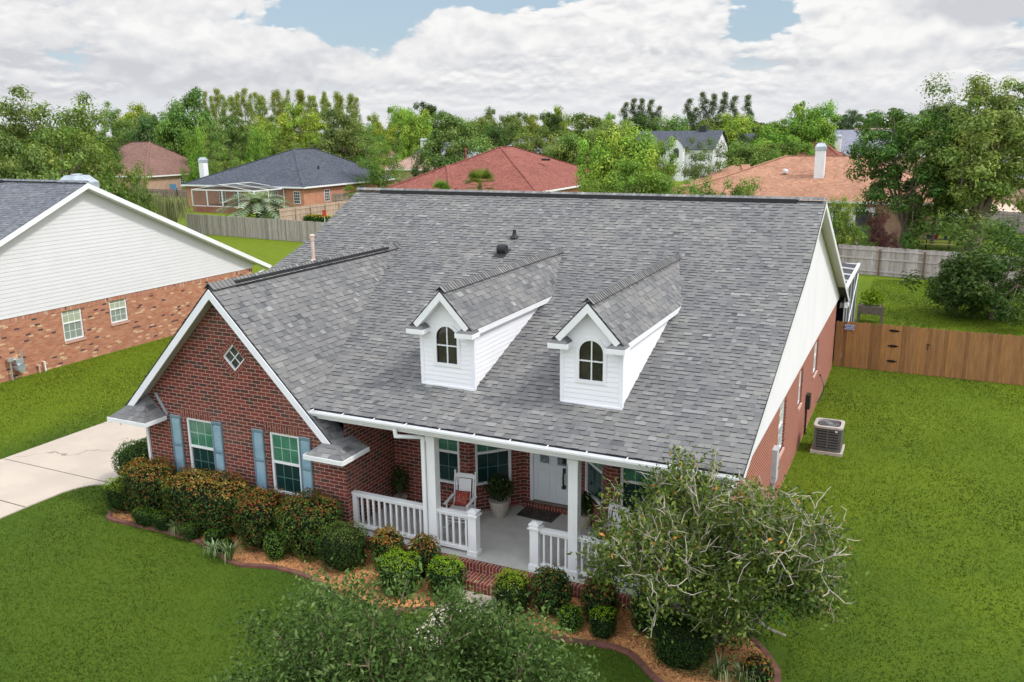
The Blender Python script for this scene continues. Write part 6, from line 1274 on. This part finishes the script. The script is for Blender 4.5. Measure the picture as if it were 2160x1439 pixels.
def place(kind, px, top, D, wpx, col, label, cat='tree', group=None, base=0., rz=None, fall=None):
    """stand a tree at picture direction px and distance D, as tall and wide as measured"""
    pr_ = PR[kind]
    hd_ = ray(px, top); p = Vector((hd_.x*D, hd_.y*D, 0)); top_z = HC+hd_.z*D; H = max(top_z, 1.5); Rm = wpx/FPX*D/2
    r = pr_ if kind not in used else copy_tree(pr_); used.add(kind)
    r.location = p; sx = Rm/(pr_['R']*1.12); sz = H/(pr_['H']*1.03); r.scale = (sx, sx, sz); r.rotation_euler = (0, 0, random.uniform(0, 6.28) if rz is None else rz)
    for ch in r.children:
        if ch.name.startswith('crown'): ch.color = (*col, 1)
    for k_ in ('group',):
        if k_ in r: del r[k_]
    return tag(r, label, cat, group)
MID = (1, 1, 1); LM = (1.45, 1.40, .8); YG = (1.55, 1.35, .7); OL = (1.02, .98, .82); DK = (.50, .58, .55); GG = (.85, .85, 1.15); BR = (1.05, 1.25, .7); FAR = (.95, .95, 1.35)
T = [ # kind, px, top, D, width, colour, label
('airy', 45, 183, 74, 230, MID, 'tallest feathery tree at the far left edge'), ('airy', -40, 200, 80, 200, MID, 'tree cut off by the left edge of the picture'), ('airy', 148, 196, 72, 190, OL, 'second feathery tree from the left behind the white gable'), ('round3', 95, 262, 66, 210, OL, 'broad olive tree over the left chimney cap'), ('round1', 10, 275, 60, 180, MID, 'lower green tree at the left edge above the blue grey roof'),
('airy', 232, 214, 175, 90, MID, 'thin wispy tree between the left woods and the brown roof'), ('round2', 160, 258, 78, 100, OL, 'olive green tree left of the brown roof'), ('round1', 222, 290, 140, 80, DK, 'dark tree touching the left slope of the brown roof'), ('round3', 290, 212, 185, 120, YG, 'pale yellow green tree above the brown roof'), ('round2', 312, 238, 170, 95, (.6, .65, .8), 'grey green tree in front of the pale yellow one'),
('round1', 402, 188, 150, 125, (.8, 1.0, .8), 'tall dark green tree left of the pine row'), ('round2', 365, 222, 152, 60, MID, 'small crown at the left shoulder of the tall dark green tree'), ('round2', 372, 262, 165, 90, OL, 'olive tree behind the brown roof'), ('round3', 485, 238, 140, 170, (.75, .8, .7), 'broad dull green tree under the pine row'), ('bushy', 410, 274, 126, 68, BR, 'small bright green conical tree behind the white chimney'),
('bushy', 543, 272, 122, 90, BR, 'bright green rounded tree behind the charcoal roof'), ('vase', 465, 296, 118, 130, OL, 'flowering olive crepe myrtle left of the charcoal roof peak'), ('round3', 620, 212, 165, 140, YG, 'bright yellow green tree in front of the pines'), ('round1', 560, 246, 172, 90, OL, 'olive tree left of the bright yellow green one'), ('vase', 600, 286, 122, 150, OL, 'crepe myrtle behind the charcoal ridge'),
('round1', 715, 232, 122, 135, MID, 'full green tree right of the yellow green one'), ('round3', 788, 235, 168, 90, YG, 'yellow green tree right of the full green one'), ('vase', 800, 282, 112, 150, (.9, .95, .8), 'pink tinged crepe myrtle between the charcoal and red roofs'), ('round2', 762, 262, 128, 80, MID, 'green tree behind the pink tinged crepe myrtle'), ('round2', 845, 224, 215, 80, BR, 'green crown above the small brown far roof'), ('round1', 900, 216, 240, 90, DK, 'dark crown on the skyline above the small brown far roof'), ('round2', 875, 232, 190, 80, LM, 'lime crown left of the broad round tree'),
('round1', 948, 236, 126, 150, MID, 'broad round tree behind the pale grey roof'), ('round3', 1032, 222, 205, 85, MID, 'knobbly green tree on the skyline right of the broad round tree'), ('round2', 1000, 250, 180, 90, OL, 'olive tree between the broad round and knobbly trees'), ('round1', 1088, 238, 175, 90, OL, 'olive tree above the pale grey roof'), ('bushy', 890, 318, 108, 70, (.45, .5, .55), 'dark low bush left of the pale grey roof'), ('round2', 1050, 262, 160, 90, DK, 'dark tree right behind the pale grey roof'),
('round3', 1178, 218, 200, 80, YG, 'yellow tipped tree on the skyline at the middle'), ('round1', 1120, 242, 215, 70, YG, 'yellow green far crown left of the yellow tipped one'), ('round1', 1165, 238, 180, 90, DK, 'dark green dome under the yellow tipped tree'), ('round3', 1140, 262, 128, 130, OL, 'olive tree behind the red peak'), ('round1', 1245, 240, 138, 170, OL, 'broad olive tree in the middle background'), ('round2', 1205, 276, 118, 120, OL, 'grey olive tree over the right slope of the red roof'), ('round2', 1290, 262, 112, 110, (.85, .8, .9), 'dull olive tree left of the bright green one'), ('round3', 1285, 234, 200, 90, LM, 'lime crown behind the broad olive tree'),
('round2', 1325, 268, 74, 150, LM, 'bright yellow green maple standing in front of the far woods'), ('round2', 1265, 296, 76, 100, (1.2, 1.35, .8), 'left half of the bright maple group'), ('round2', 1385, 292, 78, 100, (1.15, 1.3, .8), 'right half of the bright maple group'), ('round3', 1325, 330, 70, 190, BR, 'leafy lower tree in the bright maple group'),
('round1', 1355, 240, 190, 110, DK, 'dark tree below the first clump of pines'), ('round2', 1420, 244, 200, 90, MID, 'green crown left of the two storey house'), ('vase', 1488, 288, 88, 140, (.75, .75, .95), 'grey green willowy tree before the two storey house'), ('round1', 1500, 246, 195, 110, MID, 'green tree above the two storey roof'), ('round2', 1560, 240, 190, 110, LM, 'light green tree right of the pines'), ('round3', 1600, 262, 150, 90, DK, 'dark green tree under the light green one'), ('round1', 1640, 252, 140, 130, BR, 'rounded bright tree behind the terracotta roof'), ('round2', 1722, 216, 145, 120, BR, 'tallest bright green tree left of the slate purple roof'), ('round3', 1680, 262, 148, 110, MID, 'green tree joined to the tallest bright one'), ('round2', 1580, 298, 105, 130, (.9, .95, .8), 'low green tree left of the terracotta roof'), ('round1', 1655, 300, 112, 140, (.85, .9, .7), 'low green tree on the skyline of the terracotta ridge'),
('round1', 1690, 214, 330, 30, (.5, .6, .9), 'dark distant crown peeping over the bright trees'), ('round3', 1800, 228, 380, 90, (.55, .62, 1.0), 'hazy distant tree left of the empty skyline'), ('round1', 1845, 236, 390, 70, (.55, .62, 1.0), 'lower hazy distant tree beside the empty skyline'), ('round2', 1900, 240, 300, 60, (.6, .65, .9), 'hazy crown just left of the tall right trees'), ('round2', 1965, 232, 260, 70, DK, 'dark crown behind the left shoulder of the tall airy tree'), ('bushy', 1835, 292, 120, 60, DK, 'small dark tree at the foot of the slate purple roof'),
('bushy', 1370, 376, 68, 200, (.75, .85, .6), 'broad low shrub tree just over the main ridge'), ('bushy', 1470, 384, 66, 170, (.8, .85, .6), 'low shrub tree over the ridge left of the terracotta roof'), ('bushy', 1560, 382, 66, 120, (.75, .9, .6), 'low shrub tree at the corner of the terracotta roof'), ('bushy', 1270, 388, 66, 130, (.8, .85, .6), 'low shrub tree over the ridge right of the red roof'),
('bushy', 236, 350, 78, 130, (.8, .9, .6), 'dense green tree in front of the brown roof'), ('bushy', 175, 358, 70, 120, (.75, .85, .65), 'green tree behind the chimney cap of the white gabled house'), ('bushy', 290, 362, 86, 64, MID, 'rounded bush at the right of the dense green tree'),
('bushy', 2115, 474, 41, 300, (.36, .45, .36), 'dark spreading tree at the right edge of the back garden'), ('bushy', 2030, 535, 42, 130, (.42, .50, .40), 'lower left lobe of the dark spreading garden tree'),
('bushy', 1772, 420, 62, 95, (1.0, 1.0, .65), 'tall leafy shrub by the rear corner of the brick house'), ('bushy', 1805, 478, 63, 80, (.6, .8, .6), 'white speckled shrub behind the grey fence'), ('bushy', 1852, 452, 64, 60, (.9, .28, .95), 'purple leaved shrub behind the grey fence'), ('bushy', 1880, 490, 62, 50, (.8, .26, .9), 'low purple shrub right of the first purple one'), ('bushy', 2090, 470, 72, 90, MID, 'leafy bush between the thick trunk and the far fence'), ('bushy', 1960, 458, 77, 150, (.5, .62, .42), 'dark hedge shrub behind the picnic table'), ('bushy', 1885, 462, 78, 130, (.5, .62, .42), 'dark hedge shrub behind the dense dark green tree'), ('bushy', 2070, 452, 79, 120, (.6, .7, .45), 'dark hedge shrub right of the thick trunk'),
]
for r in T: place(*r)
pl = 'slender tall pine in the pale row on the left skyline'
for i in range(24): px = 436+i*13.5+random.uniform(-7, 7); place(('pine', 'pine2')[random.randrange(2)], px, 190+6*math.sin(i*1.7)+random.uniform(-5, 14)+(8 if i > 20 else 0), 215+random.uniform(-20, 20), random.uniform(38, 66), (1.35, 1.15, .85), pl, 'pine tree', 'row of pale pines on the left skyline')
for px, tp_ in ((1318, 214), (1336, 206), (1353, 206), (1372, 208), (1388, 222)): place('pine2', px, tp_, 205, 58, (.50, .50, .62), 'dark open pine in the first clump right of the middle', 'pine tree', 'first clump of dark pines')
for px, tp_ in ((1452, 206), (1486, 192), (1506, 196), (1529, 192), (1548, 200), (1578, 198), (1465, 225)): place('pine2', px, tp_, 200, 64, (.50, .50, .60), 'tall dark pine in the clump above the two storey house', 'pine tree', 'second clump of dark pines')
# the two tall right trees are nearer: their own finer crowns
def neartree(label, loc, H, R, zlow, seed, cols, ncl, per, leaf, lean=(0, 0), trunk=.3, kind='round', sc=(1, 1)):
    r = proto(kind, seed, H, R, ncl, per, .95, leaf, cols, zlow, trunk, .5); r.location = loc; r.scale = (sc[0], sc[1], 1)
    for ch in r.children:
        if ch.name.startswith('crown'): ch.color = (1, 1, 1, 1)
    tag(r, label, 'tree')
neartree('dense dark green tree left of the pair of tall right trees', (-1.35, 74.4, 0), 11.0, 4.3, .12, 31, [(.075, .135, .030), (.105, .175, .038), (.055, .10, .024), (.15, .225, .05)], 130, 180, .28)
neartree('tall airy light green tree with a thick trunk beside the picnic table', (3.5, 73.6, 0), 13.0, 4.5, .18, 32, [(.19, .235, .06), (.24, .29, .08), (.13, .18, .045), (.31, .35, .13)], 185, 160, .28, trunk=.55, kind='airy')
neartree('thin flowering sprig crown rising behind the tall airy tree', (.7, 76.5, 0), 12.6, 2.0, .55, 33, [(.12, .17, .05), (.20, .22, .09), (.08, .13, .03)], 40, 70, .22, kind='airy', trunk=.15)
# palms
def palm(label, loc, h, n, L, cols, fan=True, arch=1.0, name='palm', seed=0):
    rr = random.Random(seed); root = empty(name, loc, label, 'palm'); B = MB(); B.tube((0, 0, 0), (0, 0, h), .20, .17, 9); B.build('trunk', BARK, root, smooth=True, local=True); V, F, C = [], [], []
    for i in range(n):
        a = rr.uniform(0, 2*PI); e_ = rr.uniform(-.25, 1.35); d = Vector((math.cos(a)*math.cos(e_), math.sin(a)*math.cos(e_), math.sin(e_))); s_ = d.cross(UP).normalized(); l = L*rr.uniform(.8, 1.1); c = rr.choice(cols); base_ = Vector((0, 0, h)); k_ = rr.uniform(.75, 1.25)
        if fan:
            hub = base_+d*l*.5
            for j in range(-7, 8): w_ = (d*math.cos(j*.19)+s_*math.sin(j*.19)); tip = hub+w_*l*.55-UP*.18*l*abs(j)/7*.6; o0 = len(V); b_ = w_.cross(d.cross(s_)).normalized()*.028; V += [hub-b_*.4, hub+b_*.4, hub+w_*l*.3+b_, tip, hub+w_*l*.3-b_]; F += [(o0, o0+1, o0+2, o0+4), (o0+4, o0+2, o0+3, o0+3)]; C += [[x*k_ for x in c]]*2
            o0 = len(V); V += [base_-s_*.02, base_+s_*.02, hub+s_*.015, hub-s_*.015]; F.append((o0, o0+1, o0+2, o0+3)); C.append(c)
        else:
            pv = base_
            for j in range(1, 13):
                u = j/12; p = base_+d*l*u+Vector((math.cos(a), math.sin(a), 0))*l*.3*u*u-UP*l*.62*arch*u*u
                for sg_ in (-1, 1):
                    t_ = p+(s_*sg_*.9+(p-pv).normalized()*.9).normalized()*l*.24*(1-.5*abs(u-.45))+UP*.02; b_ = (p-pv)*.42; o0 = len(V); V += [p-b_, p+b_, t_+b_*.3, t_-b_*.3]; F.append((o0, o0+1, o0+2, o0+3)); C.append([x*k_ for x in c])
                o0 = len(V); V += [pv-s_*.02, pv+s_*.02, p+s_*.018, p-s_*.018]; F.append((o0, o0+1, o0+2, o0+3)); C.append(c); pv = p
    F = [f_ if f_[2] != f_[3] else (f_[0], f_[1], f_[2], f_[2]) for f_ in F]
    Fa = np.array(F); dup_ = Fa[:, 2] == Fa[:, 3]; V = np.array([tuple(v) for v in V]); 
    if dup_.any(): ex = V[Fa[dup_, 2]]+1e-3; Fa[dup_, 3] = np.arange(len(V), len(V)+dup_.sum()); V = np.vstack([V, ex])
    npmesh('fronds', V, Fa, LEAF, np.array(C), parent=root); return root
PG = [(.14, .20, .035), (.10, .16, .03), (.20, .25, .05)]
def at_top(px, py, D): d_ = ray(px, py)*D; return (d_.x, d_.y, 0), HC+d_.z
p_, z_ = at_top(1012, 392, 62); palm('larger fan palm rising behind the main ridge', p_, z_, 34, 1.45, PG, seed=1)
p_, z_ = at_top(930, 402, 63); palm('smaller fan palm left of the larger one behind the main ridge', p_, z_-.3, 26, 1.15, PG, seed=2)
p_, z_ = at_top(1165, 332, 118); palm('pale fan palm far behind the right slope of the red roof', p_, z_, 30, 2.2, [(.20, .24, .10), (.26, .29, .14)], seed=3)
p_, z_ = at_top(741, 412, 68); palm('small spiky palm at the left end of the main ridge', p_, z_, 16, .9, PG, seed=4)
p_ = atz(545, 466); palm('silver green feather palm behind the old grey fence', (p_.x, p_.y, 0), 1.6, 90, 3.6, [(.24, .29, .19), (.33, .38, .27), (.18, .23, .14)], fan=False, seed=5)
for px, lb in ((322, 'pampas grass clump behind the slope of the white gable'), (368, 'larger pampas grass clump at the end of the old grey fence')): p_ = atz(px, 486 if px > 340 else 452); tuft(lb, (p_.x, p_.y, 0), 900, 2.7 if px > 340 else 2.0, ((.20, .22, .10), (.30, .30, .15), (.14, .17, .06)), 'pampas_grass', .035, 'pampas grass clumps', 1.15)
p_ = atz(672, 470); bush('yellow flowering low shrub before the pale fence', 'shrub', (p_.x, p_.y), 2.2, .8, .9, [(.45, .34, .03), (.16, .2, .03), (.5, .28, .04)], GR, 2.5, .14, 90)
# far wood closing the horizon
k = 46000; aa = RNG.uniform(-1.25, .42, k); dd_ = RNG.uniform(330, 620, k); rowz = 8.6+2.2*np.sin(aa*23)+1.3*np.sin(aa*61+1)+(dd_-330)/120.; zz = rowz*RNG.uniform(.0, 1., k)**.5
P_ = np.c_[np.sin(aa)*dd_, np.cos(aa)*dd_, zz]; V_, F_ = leafquads(P_, rndn(k)+[0, -.6, .5], RNG.uniform(1.6, 3.4, k), .7); Cc = np.array([(.055, .085, .035), (.075, .105, .04), (.045, .07, .035)])[RNG.integers(0, 3, k)]*RNG.uniform(.7, 1.3, (k, 1))
tag(npmesh('far_woods', V_, F_, LEAF, Cc), 'distant mixed woods closing the horizon behind the houses', 'woods', kind='stuff')
for k_, v_ in PR.items():
    if k_ not in used: 
        for ch in list(v_.children): bpy.data.objects.remove(ch)
        bpy.data.objects.remove(v_)
for o in bpy.data.objects:
    for k_ in ('H', 'R'):
        if k_ in o: del o[k_]
print('all', len(bpy.data.objects))
